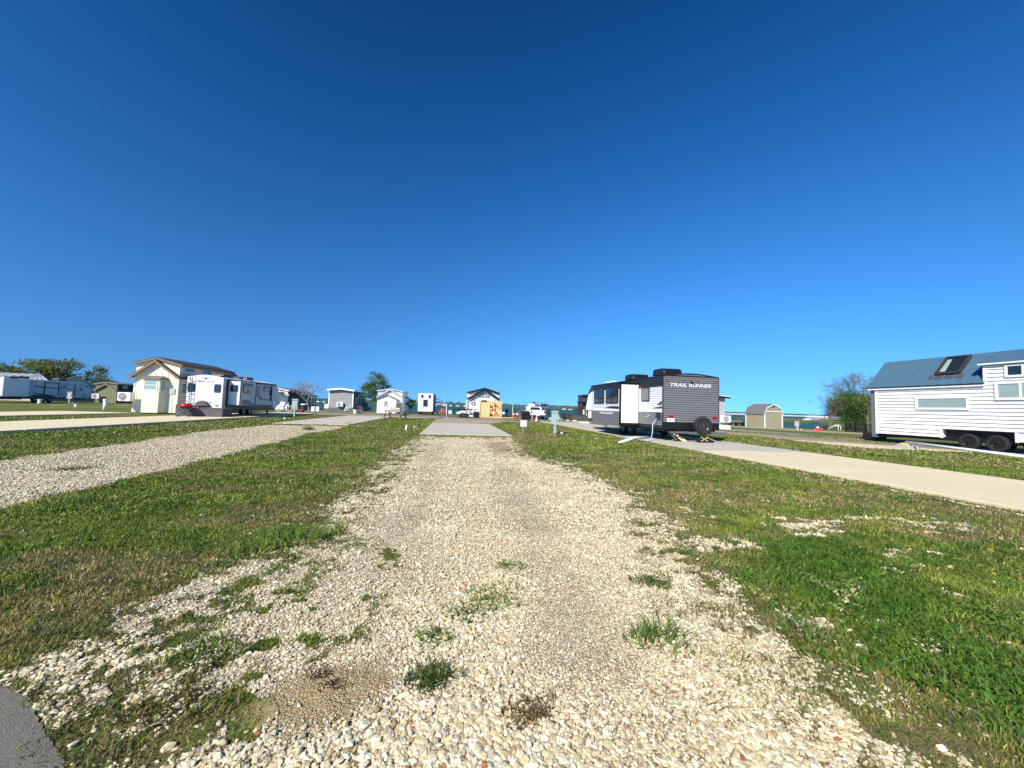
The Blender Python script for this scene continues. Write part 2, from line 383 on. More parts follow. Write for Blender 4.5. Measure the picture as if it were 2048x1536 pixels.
def masks(x, y):
    n = fbm(x, y, 1.1, 4, 3)-.5; n2 = fbm(x, y, 4.0, 4, 9)-.5
    r = np.hypot(x, y)
    wob = np.clip(.9*n+.5*n2, -1, 1)
    near = np.clip(1-(r-3)/5, 0, 1)
    d = sdist(x, y, STRIP)+wob*(.35+.5*near)
    g = np.clip(.5+d/.35, 0, 1)
    inner = np.clip(.5+(sdist(x, y, CORE)+.8*n+.4*n2)/.5, 0, 1)
    # between outline and core the gravel is patchy
    pm = fbm(x, y, 4.2, 4, 31)+.7*(fbm(x, y, 14, 3, 41)-.5)
    g = g*np.maximum(inner*.97, np.clip((pm-.31-.10*(fbm(x, y, 11, 3, 301) > .5))*9, 0, 1))
    wl = np.clip((-.25-x+.12*y)/.8, 0, 1)*np.clip((5.5-y)/2, 0, 1)
    g = g*(1-wl*np.clip((fbm(x, y, 6.5, 4, 131)-.60)*18, 0, .9))
    g = np.maximum(g, np.clip(.5+(sdist(x, y, MSTRIP)+wob*.7)/.3, 0, 1))
    g = np.maximum(g, np.clip(.5+(sdist(x, y, BEYOND)+wob*.6)/.4, 0, 1))
    for ln, hw in SHOULDERS: g = np.maximum(g, np.clip(.5+(hw-ldist(x, y, ln)+wob*.8)/.25, 0, 1))
    # worn patches in the turf on the right, nearer the pad
    pr = np.clip((fbm(x*.8, y*1.6, .9, 4, 77)-.60)*12, 0, 1)*np.clip((x-1.2)/1.5, 0, 1)*np.clip((9.5-r)/3, 0, 1)*np.clip((7.8-x)/.5,0,1)
    g = np.maximum(g, pr*np.clip((fbm(x, y, 7, 3, 79)-.44)*8, 0, 1)*.8)
    pr2 = np.clip((fbm(x, y, 3.4, 4, 211)-.66)*14, 0, 1)*np.clip((x-1.0)/.6, 0, 1)*np.clip((8-r)/2, 0, 1)*(x < 7.8); g = np.maximum(g, pr2*.8)
    g = np.maximum(g, np.clip((.05-np.abs(x-8.0)+.5*n2)/.15, 0, 1)*np.clip((12-y)/3, 0, 1)*.9)
    dirt = np.clip(.5+(sdist(x, y, DIRT)+.06+.10*n+.16*n2)/.14, 0, 1)
    dirt = np.maximum(dirt, .8*np.clip(.5+(sdist(x, y, DIRT2)+.9*n2)/.4, 0, 1))
    dry = np.maximum(np.clip((fbm(x, y, .55, 4, 55)-.5)*5, 0, 1), np.clip((fbm(x*.7, y*1.5, 1.3, 4, 59)-.56)*12, 0, 1))
    # strip of brown thin turf at the lane margin, and bare earth streaks
    dry = np.maximum(dry, np.clip(1-np.abs(sdist(x, y, STRIP))/.55, 0, 1)*.8)
    lush = np.clip(.5+(sdist(x, y, LUSH)-.1+1.1*n+.8*n2)/.55, 0, 1)
    return g, dirt, np.clip(dry*(1-lush), 0, 1), lush
def build_street():
    global st
    random.seed(4)
    pl = gl([(-500,1290),(-200,1320),(0,1368),(45,1395),(80,1440),(110,1490),(150,1545)])
    pl = [(x+random.uniform(-.01, .01), y+random.uniform(-.01, .01)) for x, y in pl]
    jag = []
    for (ax, ay_), (bx_, by) in zip(pl[:-1], pl[1:]):
        for i in range(10): jag.append((ax+(bx_-ax)*i/10+random.uniform(-.006, .006), ay_+(by-ay_)*i/10+random.uniform(-.006, .006)))
    st = jag+[(-.9, 1.0), (-.3, .45), (.5, .2), (6, .1), (60, -1), (60, -8), (-60, -8), (-60, 4)]
build_street()
def height(x, y):
    r = np.hypot(x, y); a = np.clip((14-r)/6, 0, 1)
    z = a*((fbm(x, y, .8, 3, 5)-.5)*.05+(fbm(x, y, 5, 3, 6)-.5)*.022)
    z = z-(.03*a)*0
    dl = sdist(x, y, LAND)
    z = z-2.4*np.clip(.1-dl/3.0, 0, 1)
    ds = sdist(x, y, st); z = np.where(ds > -.25, z*np.clip(-ds/.25, 0, 1)-.012*(ds > 0), z)
    # keep the sheet below every slab
    pad = np.zeros_like(x)
    for (x0, x1, y0, y1) in PADS: pad = np.maximum(pad, np.clip(1-np.maximum(np.maximum(x0-x, x-x1), np.maximum(y0-y, y-y1))/.1, 0, 1))
    return np.where(pad > 0, np.minimum(z, 0)-.03*pad, z)
PADS = [(-1.36, 2.68, 17.1, 27.9), (8.35, 12.4, -4, 11.85), (8.35, 12.4, 11.87, 36), (-17.9, -13.6, -8, 42), (-27.0, -22.6, -8, 31.5), (-9.75, -5.75, 22.9, 38.5)]
def mesh_np(name, V, Fa, m, smooth=False, tint=None, attrs=None):
    me = bpy.data.meshes.new(name); k = Fa.shape[1]; nf = len(Fa)
    me.vertices.add(len(V)); me.vertices.foreach_set('co', V.astype(np.float32).ravel())
    me.loops.add(nf*k); me.loops.foreach_set('vertex_index', Fa.astype(np.int32).ravel())
    me.polygons.add(nf); me.polygons.foreach_set('loop_start', np.arange(nf, dtype=np.int32)*k)
    me.polygons.foreach_set('loop_total', np.full(nf, k, np.int32)) if False else None
    me.update(calc_edges=True)
    if tint is not None:
        a = me.attributes.new('tint', 'FLOAT_COLOR', 'POINT'); c = np.ones((len(V), 4), np.float32); c[:, :3] = tint; a.data.foreach_set('color', c.ravel())
    for kx, vv in (attrs or {}).items():
        a = me.attributes.new(kx, 'FLOAT', 'POINT'); a.data.foreach_set('value', vv.astype(np.float32))
    me.polygons.foreach_set('use_smooth', np.full(nf, smooth)); me.materials.append(m)
    o = bpy.data.objects.new(name, me); C.objects.link(o); ORG[o.name] = Vector((0, 0, 0)); return o

def ground_material():
    m = bpy.data.materials.new('ground'); m.use_nodes = True; n = m.node_tree; L = n.links; p = n.nodes['Principled BSDF']
    p.inputs['Roughness'].default_value = .92; p.inputs['Specular IOR Level'].default_value = .15
    tc = n.nodes.new('ShaderNodeTexCoord'); P = tc.outputs['Object']
    def noise(s, d=5, vec=None):
        q = n.nodes.new('ShaderNodeTexNoise'); q.inputs['Scale'].default_value = s; q.inputs['Detail'].default_value = d; q.inputs['Roughness'].default_value = .6
        L.new(vec or P, q.inputs['Vector']); return q.outputs['Fac']
    def ramp(f, stops):
        q = n.nodes.new('ShaderNodeValToRGB'); e = q.color_ramp.elements
        while len(e) < len(stops): e.new(.5)
        for i, (t, c) in enumerate(stops): e[i].position = t; e[i].color = (*c, 1)
        L.new(f, q.inputs[0]); return q.outputs[0]
    def mix(f, a, b):
        q = n.nodes.new('ShaderNodeMix'); q.data_type = 'RGBA'
        if isinstance(f, float): q.inputs['Factor'].default_value = f
        else: L.new(f, q.inputs['Factor'])
        for s, v in (('A', a), ('B', b)):
            if isinstance(v, tuple): q.inputs[s].default_value = (*v, 1)
            else: L.new(v, q.inputs[s])
        return q.outputs['Result']
    def mth(op, a, b=0.0, c=0.0):
        q = n.nodes.new('ShaderNodeMath'); q.operation = op
        for i, v in enumerate((a, b, c)):
            if isinstance(v, (int, float)): q.inputs[i].default_value = v
            else: L.new(v, q.inputs[i])
        return q.outputs[0]
    def attr(a):
        q = n.nodes.new('ShaderNodeAttribute'); q.attribute_name = a; return q.outputs['Fac']
    # gravel: cells of different pale stones with grit between
    def vor(s, feat='F1', out='Color'):
        q = n.nodes.new('ShaderNodeTexVoronoi'); q.inputs['Scale'].default_value = s; q.feature = feat; L.new(P, q.inputs['Vector']); return q.outputs[out]
    sep = n.nodes.new('ShaderNodeSeparateColor'); L.new(vor(60), sep.inputs[0])
    stone = ramp(sep.outputs[0], [(0, (.30, .23, .14)), (.3, (.44, .36, .25)), (.6, (.54, .47, .34)), (1, (.64, .58, .45))])
    edge = n.nodes.new('ShaderNodeMapRange'); edge.inputs[1].default_value = 0; edge.inputs[2].default_value = .16
    L.new(vor(60, 'DISTANCE_TO_EDGE', 'Distance'), edge.inputs[0])
    grit = ramp(noise(160, 4), [(.3, (.36, .30, .20)), (.7, (.60, .53, .39))])
    stone = mix(edge.outputs[0], grit, stone)
    big = ramp(noise(.9, 5), [(.35, (.95, .88, .80)), (.65, (1.0, 1.0, 1.0))])
    q = n.nodes.new('ShaderNodeMix'); q.data_type = 'RGBA'; q.blend_type = 'MULTIPLY'; q.inputs['Factor'].default_value = 1; L.new(stone, q.inputs['A']); L.new(big, q.inputs['B']); stone = q.outputs['Result']
    # dirt
    dirt = ramp(noise(14, 8), [(.3, (.44, .32, .16)), (.7, (.60, .46, .26))])
    # turf
    t1 = ramp(noise(1.1, 7), [(.25, (.045, .080, .010)), (.45, (.09, .14, .018)), (.58, (.15, .19, .03)), (.75, (.24, .22, .08))])
    t2 = ramp(noise(26, 6), [(.3, (.022, .045, .006)), (.7, (.16, .20, .04))])
    turf = mix(.5, t1, t2)
    turf = mix(mth('MULTIPLY', attr('dry'), mth('MULTIPLY', noise(7, 6), 1.1)), turf, (.17, .135, .07))
    turf = mix(mth('MULTIPLY', attr('lush'), .5), turf, (.045, .09, .014))
    br = mth('ADD', attr('gravel'), mth('MULTIPLY', mth('SUBTRACT', noise(22, 5), .5), 1.1))
    gm = n.nodes.new('ShaderNodeMapRange'); gm.inputs[1].default_value = .42; gm.inputs[2].default_value = .62; L.new(br, gm.inputs[0])
    col = mix(gm.outputs[0], turf, stone)
    col = mix(mth('MULTIPLY', attr('dirt'), .9), col, dirt)
    wet = ramp(attr('bed'), [(0, (1, 1, 1)), (1, (.3, .3, .25))])
    q = n.nodes.new('ShaderNodeMix'); q.data_type = 'RGBA'; q.blend_type = 'MULTIPLY'; q.inputs['Factor'].default_value = 1; L.new(col, q.inputs['A']); L.new(wet, q.inputs['B']); col = q.outputs['Result']
    L.new(col, p.inputs['Base Color'])
    hgt = mth('ADD', mth('MULTIPLY', edge.outputs[0], gm.outputs[0]), mth('MULTIPLY', noise(45, 6), 1.2))
    bp = n.nodes.new('ShaderNodeBump'); bp.inputs['Strength'].default_value = .8; bp.inputs['Distance'].default_value = .02
    L.new(mth('ADD', hgt, mth('MULTIPLY', noise(120, 4), .8)), bp.inputs['Height']); L.new(bp.outputs[0], p.inputs['Normal'])
    return m
def build_ground():
    rs = [0.0]; r = .35
    while r < 9000: rs.append(r); r *= 1.0125 if r < 60 else 1.05
    rs = np.array(rs)
    th = np.concatenate([np.linspace(-80, 80, 620), np.linspace(80, 280, 90)[1:-1]])*math.pi/180
    nr, na = len(rs), len(th)
    X = np.outer(rs, np.sin(th)).ravel(); Y = np.outer(rs, np.cos(th)).ravel()
    g, dirt, dry, lush = masks(X, Y); z = height(X, Y)
    i = np.arange(nr-1)[:, None]*na; j = np.arange(na)[None, :]; j2 = (j+1) % na
    Fa = np.stack([i+j, i+j2, i+na+j2, i+na+j], -1).reshape(-1, 4)
    Fa = Fa[:, ::-1]
    return mesh_np('ground', np.stack([X, Y, z], 1), Fa, ground_material(), True, attrs=dict(gravel=g, dirt=dirt, dry=dry, lush=lush, bed=np.clip(-z*2-.4, 0, 1)))
tag(build_ground(), 'open ground of mown turf and white gravel strips down to the lake', kind='structure')

# concrete slabs
def slabmat():
    m = mat('concrete_slab', (.52, .475, .385), .85, var=.1, scale=2.2, bump=.25, bscale=120); n = m.node_tree; L = n.links
    p = n.nodes['Principled BSDF']; src = p.inputs['Base Color'].links[0].from_socket
    tc = n.nodes.new('ShaderNodeTexCoord'); mp = n.nodes.new('ShaderNodeMapping'); mp.inputs['Scale'].default_value = (.25, 3.2, 1)
    L.new(tc.outputs['Object'], mp.inputs[0]); q = n.nodes.new('ShaderNodeTexNoise'); q.inputs['Scale'].default_value = 1.5; q.inputs['Detail'].default_value = 7
    L.new(mp.outputs[0], q.inputs['Vector']); mr = n.nodes.new('ShaderNodeMapRange'); mr.inputs[1].default_value = .35; mr.inputs[2].default_value = .7; mr.inputs[3].default_value = .78; mr.inputs[4].default_value = 1.06
    L.new(q.outputs['Fac'], mr.inputs[0]); v = n.nodes.new('ShaderNodeVectorMath'); v.operation = 'SCALE'
    L.new(src, v.inputs[0]); L.new(mr.outputs[0], v.inputs['Scale'])
    L.new(v.outputs[0], p.inputs['Base Color']); return m
slab = slabmat(); slabt = mat('concrete_slab_tan', (.64, .55, .365), .85, var=.10, scale=.8, bump=.2, bscale=120)
for (x0, x1, y0, y1), zt in zip(PADS, (.045, .05, .05, .10, .08, .045)):
    mb = MB(); n = max(1, round((y1-y0)/4.5+.01)); e = (y1-y0)/n
    for k in range(n): mb.box(x0, y0+k*e+.012, -.15, x1, y0+(k+1)*e-.012, zt)
    mb.box(x0+.02, y0+.02, -.15, x1-.02, y1-.02, zt-.02)
    o = mb.build('concrete_pad', slab if x0 in (-1.36, -9.75) or y0 == 11.87 else slabt, None, bevel=.012); tag(o, kind='structure')
asphalt = mat('asphalt', (.155, .143, .122), .92, var=.55, scale=120, bump=.5, bscale=200)
asphaltfar = mat('asphalt_worn', (.23, .205, .185), .9, var=.15, scale=3, bump=.3, bscale=60)
def ribbon(name, line, hw, z, m, jag=.06):
    random.seed(len(line)); P = []
    for (ax, ay_), (bx_, by) in zip(line[:-1], line[1:]):
        k = max(2, int(math.hypot(bx_-ax, by-ay_)/.8)); P += [(ax+(bx_-ax)*i/k, ay_+(by-ay_)*i/k) for i in range(k)]
    P.append(line[-1]); Lf = []; Rt = []
    for i, p in enumerate(P):
        a = P[max(0, i-1)]; b = P[min(len(P)-1, i+1)]; d = Vector((b[0]-a[0], b[1]-a[1])).normalized()
        w1 = hw+random.uniform(-jag, jag); w2 = hw+random.uniform(-jag, jag)
        Lf.append((p[0]-d.y*w1, p[1]+d.x*w1)); Rt.append((p[0]+d.y*w2, p[1]-d.x*w2))
    mb = MB()
    for i in range(len(P)-1): mb.face([(*Rt[i], z), (*Rt[i+1], z), (*Lf[i+1], z), (*Lf[i], z)])
    return tag(mb.build(name, m), kind='structure')
ribbon('cross_road', gl([(300,808),(470,815),(640,823.5),(740,827),(860,833.5),(960,838),(1090,841),(1200,845.5),(1320,852.5),(1450,859),(1488,861.5),(1560,866.7),(1646,875.5),(1730,882)])+[(26.5,10),(28,2),(28,-12)], 1.9, .012, asphaltfar, .25)
# edge of the street the photographer stands on
mb = MB(); mb.face([(x, y, .004) for x, y in st][::-1]); tag(mb.build('street', asphalt), kind='structure')

# ---------------------------------------------------------------- loose gravel, turf blades
rng = np.random.default_rng(7)
def band_pts(r0, r1, dens, half=68):
    n = int(dens*math.radians(half*2)/2*(r1*r1-r0*r0)); r = np.sqrt(rng.uniform(r0*r0, r1*r1, n)); t = np.radians(rng.uniform(-half+6, half+4, n))
    return r*np.sin(t), r*np.cos(t)
ICO = None
def ico():
    p = (1+5**.5)/2; v = np.array([(-1,p,0),(1,p,0),(-1,-p,0),(1,-p,0),(0,-1,p),(0,1,p),(0,-1,-p),(0,1,-p),(p,0,-1),(p,0,1),(-p,0,-1),(-p,0,1)])/math.hypot(1, p)
    f = np.array([(0,11,5),(0,5,1),(0,1,7),(0,7,10),(0,10,11),(1,5,9),(5,11,4),(11,10,2),(10,7,6),(7,1,8),(3,9,4),(3,4,2),(3,2,6),(3,6,8),(3,8,9),(4,9,5),(2,4,11),(6,2,10),(8,6,7),(9,8,1)])
    return v, f
def in_pad(x, y, e=.05):
    q = np.zeros(x.shape, bool)
    for (x0, x1, y0, y1) in PADS: q |= (x > x0-e) & (x < x1+e) & (y > y0-e) & (y < y1+e)
    return q
def build_gravel():
    V0, F0 = ico(); XS, YS, SS = [], [], []
    for r0, r1, s, cov in ((1.0, 1.9, .0053, 1.25), (1.9, 2.8, .0048, 1.2), (2.8, 4.2, .0052, .95), (4.2, 6.5, .0072, .7), (6.5, 10, .0095, .55), (10, 16, .013, .45), (16, 26, .017, .35)):
        x, y = band_pts(r0, r1, cov/(math.pi*s*s))
        g, dirt, dry, lush = masks(x, y)
        wb = .25*(fbm(x, y, 1.0, 3, 91)-.5); fine = np.maximum(np.clip(1.5-np.abs(x-.62-.07*y+wb)/.28, 0, 1), np.clip(1.4-np.abs(x+.62-.02*y+wb)/.3, 0, 1)*np.clip((y-2.5)/2, 0, 1)*.8)*(y < 20)*(x > -3)
        coarse = np.clip((2.0-y)*.9, 0, .6)+np.clip((fbm(x, y, 1.4, 3, 95)-.5)*3, 0, .45)
        edge = np.clip(1-np.abs(sdist(x, y, STRIP)+.1)/.55, 0, 1)*(r1 < 17)
        keep = rng.uniform(size=len(x)) < np.clip((g-.25)*1.5, 0, 1)*(1-.985*dirt)*(1-.08*fine)
        keep |= rng.uniform(size=len(x)) < .10*edge*(fbm(x, y, 3, 3, 17) > .45)
        keep |= (rng.uniform(size=len(x)) < .004)*(x > -3)*(x < 8)*(r1 < 7)
        keep &= ~in_pad(x, y)
        x, y = x[keep], y[keep]
        sz = s*np.exp(rng.normal(0, .40, len(x)))*(1-.38*fine[keep])*(1+coarse[keep])*(1-.45*dirt[keep])
        XS.append(x); YS.append(y); SS.append(sz)
    x = np.concatenate(XS); y = np.concatenate(YS); s = np.clip(np.concatenate(SS), .002, .0165); n = len(x)
    sh = rng.uniform(.62, 1.25, (n, 12, 1)); an = np.stack([rng.uniform(.8, 1.5, n), rng.uniform(.7, 1.1, n), rng.uniform(.45, .8, n)], 1)[:, None, :]
    v = V0[None]*sh*an*s[:, None, None]
    t1 = rng.uniform(-.5, .5, n); c, q = np.cos(t1)[:, None], np.sin(t1)[:, None]
    vy, vz = v[:, :, 1]*c-v[:, :, 2]*q, v[:, :, 1]*q+v[:, :, 2]*c
    t2 = rng.uniform(0, 6.283, n); c, q = np.cos(t2)[:, None], np.sin(t2)[:, None]
    vx, vy = v[:, :, 0]*c-vy*q, v[:, :, 0]*q+vy*c
    z = height(x, y)+s*rng.uniform(.05, .7, n)
    v = np.stack([vx+x[:, None], vy+y[:, None], vz+z[:, None]], -1).reshape(-1, 3)
    f = (F0[None]+np.arange(n)[:, None, None]*12).reshape(-1, 3)
    pal = np.array([(.60,.56,.44),(.55,.49,.34),(.68,.65,.54),(.46,.40,.27),(.52,.44,.27),(.32,.31,.27),(.36,.27,.16),(.30,.12,.07)])
    k = rng.choice(8, n, p=[.27,.22,.16,.15,.08,.055,.062,.003]); tint = pal[k]*np.array([1.06, 1.03, .95])*rng.uniform(.85, 1.1, (n, 1))
    o = mesh_np('gravel', v, f, stonem, False, np.repeat(np.clip(tint, 0, 1), 12, 0))
    print('stones', n); return tag(o, 'loose white crushed limestone over the driveway strips', 'gravel', kind='stuff')
build_gravel()
def blades(x, y, h, wd, tint, lean=.6, base=None):
    n = len(x); t = rng.uniform(0, 6.283, n); dx, dy = np.cos(t), np.sin(t)
    fx = rng.uniform(0, 6.283, n); l = h*lean*rng.uniform(.2, 1.4, n); lx, ly = np.cos(fx)*l, np.sin(fx)*l
    z = (height(x, y) if base is None else base)-.004; P = np.empty((n, 5, 3)); hw = wd/2
    P[:, 0] = np.stack([x-dx*hw, y-dy*hw, z], 1); P[:, 1] = np.stack([x+dx*hw, y+dy*hw, z], 1)
    P[:, 2] = np.stack([x+lx*.4+dx*hw*.8, y+ly*.4+dy*hw*.8, z+h*.62], 1); P[:, 3] = np.stack([x+lx*.4-dx*hw*.8, y+ly*.4-dy*hw*.8, z+h*.62], 1)
    P[:, 4] = np.stack([x+lx, y+ly, z+h*rng.uniform(.75, 1.05, n)], 1)
    i = np.arange(n)[:, None]*5
    Fa = np.concatenate([i+np.array([[0, 1, 2]]), i+np.array([[0, 2, 3]]), i+np.array([[3, 2, 4]])])
    return P.reshape(-1, 3), Fa, np.repeat(tint, 5, 0)
def turf_tint(x, y, dry, lush):
    n = len(x); a = fbm(x, y, .9, 4, 61)[:, None]; b = rng.uniform(size=(n, 1))
    g1 = np.array([.06, .115, .014]); g2 = np.array([.17, .235, .03]); g3 = np.array([.28, .30, .07]); br = np.array([.36, .28, .14])
    c = g1+(g2-g1)*np.clip(a*1.4-.2+.5*(b-.5), 0, 1); c = np.where(b > .8, g3, c)
    d = (rng.uniform(size=(n, 1)) < dry[:, None]*.55+.05); c = np.where(d, br*rng.uniform(.5, 1.1, (n, 1)), c)
    l = (rng.uniform(size=(n, 1)) < lush[:, None]*.7); c = np.where(l, np.array([.075, .145, .016])*rng.uniform(.6, 1.4, (n, 1)), c)
    q = fbm(x, y, 5.5, 4, 191); c = c*(.28+.75*fbm(x, y, 2.4, 4, 171)+.85*q)[:, None]; c = c*np.where((fbm(x, y, 8, 3, 199) > .6)[:, None], np.array([.55, .75, .7]), np.array([1.12, 1.05, 1.0]))
    return np.clip(c, 0, 1)
def build_turf():
    Vs, Fs, Ts, off = [], [], [], 0
    def add(r):
        nonlocal off
        Vs.append(r[0]); Fs.append(r[1]+off); Ts.append(r[2]); off += len(r[0])
    for r0, r1, dn, h, wd in ((1.0, 2.2, 17000, .022, .0042), (2.2, 3.6, 11000, .024, .0055), (3.6, 6, 5200, .030, .008), (6, 10, 1900, .034, .013), (10, 18, 560, .042, .024), (18, 34, 140, .05, .05)):
        x, y = band_pts(r0, r1, dn); g, dirt, dry, lush = masks(x, y)
        p = np.clip(1-g*1.5, 0, 1)*(1-.97*dirt)*(1-.45*dry*(fbm(x, y, 3, 3, 15) > .47))
        p = np.maximum(p, (fbm(x, y, 7, 3, 23) > .64)*.35*(g > .5)*(sdist(x, y, CORE) < .1)*(r1 < 7))
        k = (rng.uniform(size=len(x)) < p) & ~in_pad(x, y, -.03) & (sdist(x, y, st) < .03)
        x, y, dry, lush = x[k], y[k], dry[k], lush[k]
        clump = .6+.9*fbm(x, y, 6, 3, 88)
        hh = h*clump*rng.uniform(.6, 1.3, len(x))*(1+.5*lush)
        add(blades(x, y, hh, wd*rng.uniform(.6, 1.2, len(x)), turf_tint(x, y, dry, lush), .8))
    for r0, r1, dn, w in ((1.0, 2.6, 5000, .0035), (2.6, 5, 2200, .005), (5, 9, 700, .009)):
        x, y = band_pts(r0, r1, dn); g, dirt, dry, lush = masks(x, y); k = (rng.uniform(size=len(x)) < (1-g)*(.35+.65*dry)*(1-.8*lush)) & ~in_pad(x, y, 0) & (sdist(x, y, st) < .02); x, y = x[k], y[k]
        add(blades(x, y, rng.uniform(.006, .018, len(x)), rng.uniform(.7, 1.2, len(x))*w, np.array([.30, .23, .12])*rng.uniform(.4, 1.3, (len(x), 1)), 2.6))
    x, y = band_pts(1.1, 12, 900); e = sdist(x, y, STRIP)+.25*(fbm(x, y, 2, 3, 71)-.5)*2; k = (e > -.1) & (rng.uniform(size=len(x)) < np.clip(.75-e/.9, 0, 1)*(fbm(x, y, 5, 3, 73) > .55)) & ~in_pad(x, y)
    x, y = x[k], y[k]; n = 7; x = np.repeat(x, n)+rng.normal(0, .018, len(x)*n); y = np.repeat(y, n)+rng.normal(0, .018, len(y)*n)
    t = np.array([.11, .15, .035])*rng.uniform(.5, 1.6, (len(x), 1)); t = np.where(rng.uniform(size=(len(x), 1)) < .25, np.array([.22, .14, .08]), t); add(blades(x, y, rng.uniform(.015, .045, len(x)), rng.uniform(.004, .008, len(x)), t, 1.2))
    # coarse long blades in the lush patch
    x, y = band_pts(1.6, 6.5, 900); k = (sdist(x, y, LUSH)+1.2*(fbm(x, y, 1.5, 3, 3)-.5) > 0) & (fbm(x, y, 2.2, 3, 8) > .5); x, y = x[k], y[k]
    t = np.array([.09, .155, .025])*rng.uniform(.6, 1.7, (len(x), 1)); add(blades(x, y, rng.uniform(.03, .08, len(x)), rng.uniform(.005, .010, len(x)), t, 1.5))
    # clover-like low leaves
    x, y = band_pts(1.6, 6, 2500); k = (sdist(x, y, LUSH)+.9*(fbm(x, y, 2.5, 3, 38)-.5) > rng.uniform(-.1, .35, len(x))); x, y = x[k], y[k]
    t = np.array([.07, .145, .015])*rng.uniform(.6, 1.4, (len(x), 1)); add(blades(x, y, rng.uniform(.03, .06, len(x)), rng.uniform(.012, .02, len(x)), t, 1.1))
    V = np.concatenate(Vs); print('blade verts', len(V))
    return tag(mesh_np('grass', V, np.concatenate(Fs), grassm, False, np.concatenate(Ts)), 'short mown grass and weeds of the turf between the strips', 'grass', kind='stuff')
build_turf()
def weed(px, py, label, r=.14, n=220, h=.10, col=(.06, .12, .025), name='weed_tuft', brown_=.1):
    col = (col[0]*1.5, col[1]*1.25, col[2]*.8); h *= .72
    p = gp(px, py); a = rng.uniform(0, 6.283, n); q = r*rng.uniform(size=n)**.7*(.55+.9*vnoise(a*1.2, a*0+px, 5)); x = p.x+q*np.cos(a)*1.35; y = p.y+q*np.sin(a)
    t = np.array(col)*rng.uniform(.6, 1.6, (n, 1)); t = np.where(rng.uniform(size=(n, 1)) < brown_, np.array([.17, .11, .06]), t)
    V, Fa, T = blades(x, y, rng.uniform(.4, 1.1, n)*h, rng.uniform(.005, .010, n), t, 1.3)
    V = V-np.array([p.x, p.y, 0]); o = mesh_np(name, V, Fa, grassm, False, T); o.location = (p.x, p.y, 0)
    return tag(o, label, 'weed', 'weeds growing through the gravel')
for a in [(1015,1133,'dark low weed alone in the middle of the gravel strip',.11,200,.05),
          (985,1198,'bright green spreading weed in the centre of the gravel',.17,420,.06,(.07,.15,.03)),
          (935,1228,'dark green sprawling weed with tiny white flowers beside the bright one',.16,380,.05,(.035,.08,.02)),
          (862,1275,'small light green weed beside a brown dead stem',.09,200,.06,(.07,.14,.03)),
          (858,1365,'compact upright dark green weed near the dirt patch',.085,330,.09,(.045,.09,.02)),
          (1058,1430,'brownish red dying weed among the largest stones',.09,260,.06,(.08,.08,.03),'weed_tuft',.6),
          (1305,1165,'dark leafy weed at the right side of the gravel',.13,330,.07,(.04,.09,.02)),
          (1310,1275,'spindly green grass tuft with long thin blades on bare gravel',.12,170,.14,(.06,.13,.03)),
          (1378,1104,'low round green weed near the right gravel edge',.13,260,.05,(.04,.09,.02)),
          (595,1075,'tall grass tuft where the left turf meets the gravel',.3,700,.16,(.07,.16,.03)),
          (500,1100,'long pale grass blades in the left turf',.25,300,.14,(.09,.17,.04)),
          (665,1372,'dry thin dark sprig on the brown dirt patch',.05,34,.06,(.06,.07,.03),'weed_tuft',.5),
          (410,1310,'green tufted weed left of the dirt patch',.14,330,.09,(.06,.12,.02)),
          (360,1400,'brown and green tuft in the near left gravel',.15,300,.08,(.07,.11,.02),'weed_tuft',.4),
          (145,940,'grey green weed on the left gravel strip',.25,240,.12,(.05,.09,.05)),
          (1585,1440,'reddish low weed at the near right gravel edge',.12,260,.04,(.06,.09,.02),'weed_tuft',.5),
          (1620,1275,'dusty grey green thistle in the right turf',.10,160,.12,(.09,.14,.08)),
          (640,1350,'wiry dead weed at the back of the dirt patch',.06,40,.06,(.09,.08,.04),'weed_tuft',.8),
          (1270,1070,'small green tuft on the gravel below the right edge bend',.09,160,.05,(.06,.10,.02)),
          (720,1090,'green mat of weed at the left edge of the wheel track',.16,300,.04,(.05,.10,.02))]:
    weed(*a)

# ---------------------------------------------------------------- lake and far shore
def lakemat():
    m = bpy.data.materials.new('lake'); m.use_nodes = True; n = m.node_tree; L = n.links; p = n.nodes['Principled BSDF']
    p.inputs['Base Color'].default_value = (.018, .075, .095, 1); p.inputs['Roughness'].default_value = .5; p.inputs['IOR'].default_value = 1.33; p.inputs['Specular IOR Level'].default_value = .05
    tc = n.nodes.new('ShaderNodeTexCoord'); mp = n.nodes.new('ShaderNodeMapping'); mp.inputs['Scale'].default_value = (.5, 1.2, 1); L.new(tc.outputs['Object'], mp.inputs[0])
    a = n.nodes.new('ShaderNodeTexNoise'); a.inputs['Scale'].default_value = .8; a.inputs['Detail'].default_value = 8; L.new(mp.outputs[0], a.inputs['Vector'])
    b = n.nodes.new('ShaderNodeBump'); b.inputs['Strength'].default_value = 1; b.inputs['Distance'].default_value = .5; L.new(a.outputs['Fac'], b.inputs['Height']); L.new(b.outputs[0], p.inputs['Normal'])
    c = n.nodes.new('ShaderNodeTexNoise'); c.inputs['Scale'].default_value = .02; c.inputs['Detail'].default_value = 6; L.new(mp.outputs[0], c.inputs['Vector'])
    r = n.nodes.new('ShaderNodeValToRGB'); r.color_ramp.elements[0].position = .35; r.color_ramp.elements[1].position = .7
    r.color_ramp.elements[0].color = (.022, .075, .085, 1); r.color_ramp.elements[1].color = (.040, .115, .125, 1); L.new(c.outputs['Fac'], r.inputs[0]); L.new(r.outputs[0], p.inputs['Base Color'])
    return m
mb = MB(); mb.face([(-9000, 20, -1.0), (9000, 20, -1.0), (9000, 9000, -1.0), (-9000, 9000, -1.0)])
tag(mb.build('lake', lakemat()), kind='structure')
farwood = mat('far_wood', (.045, .085, .060), .9, var=.5, scale=.05)
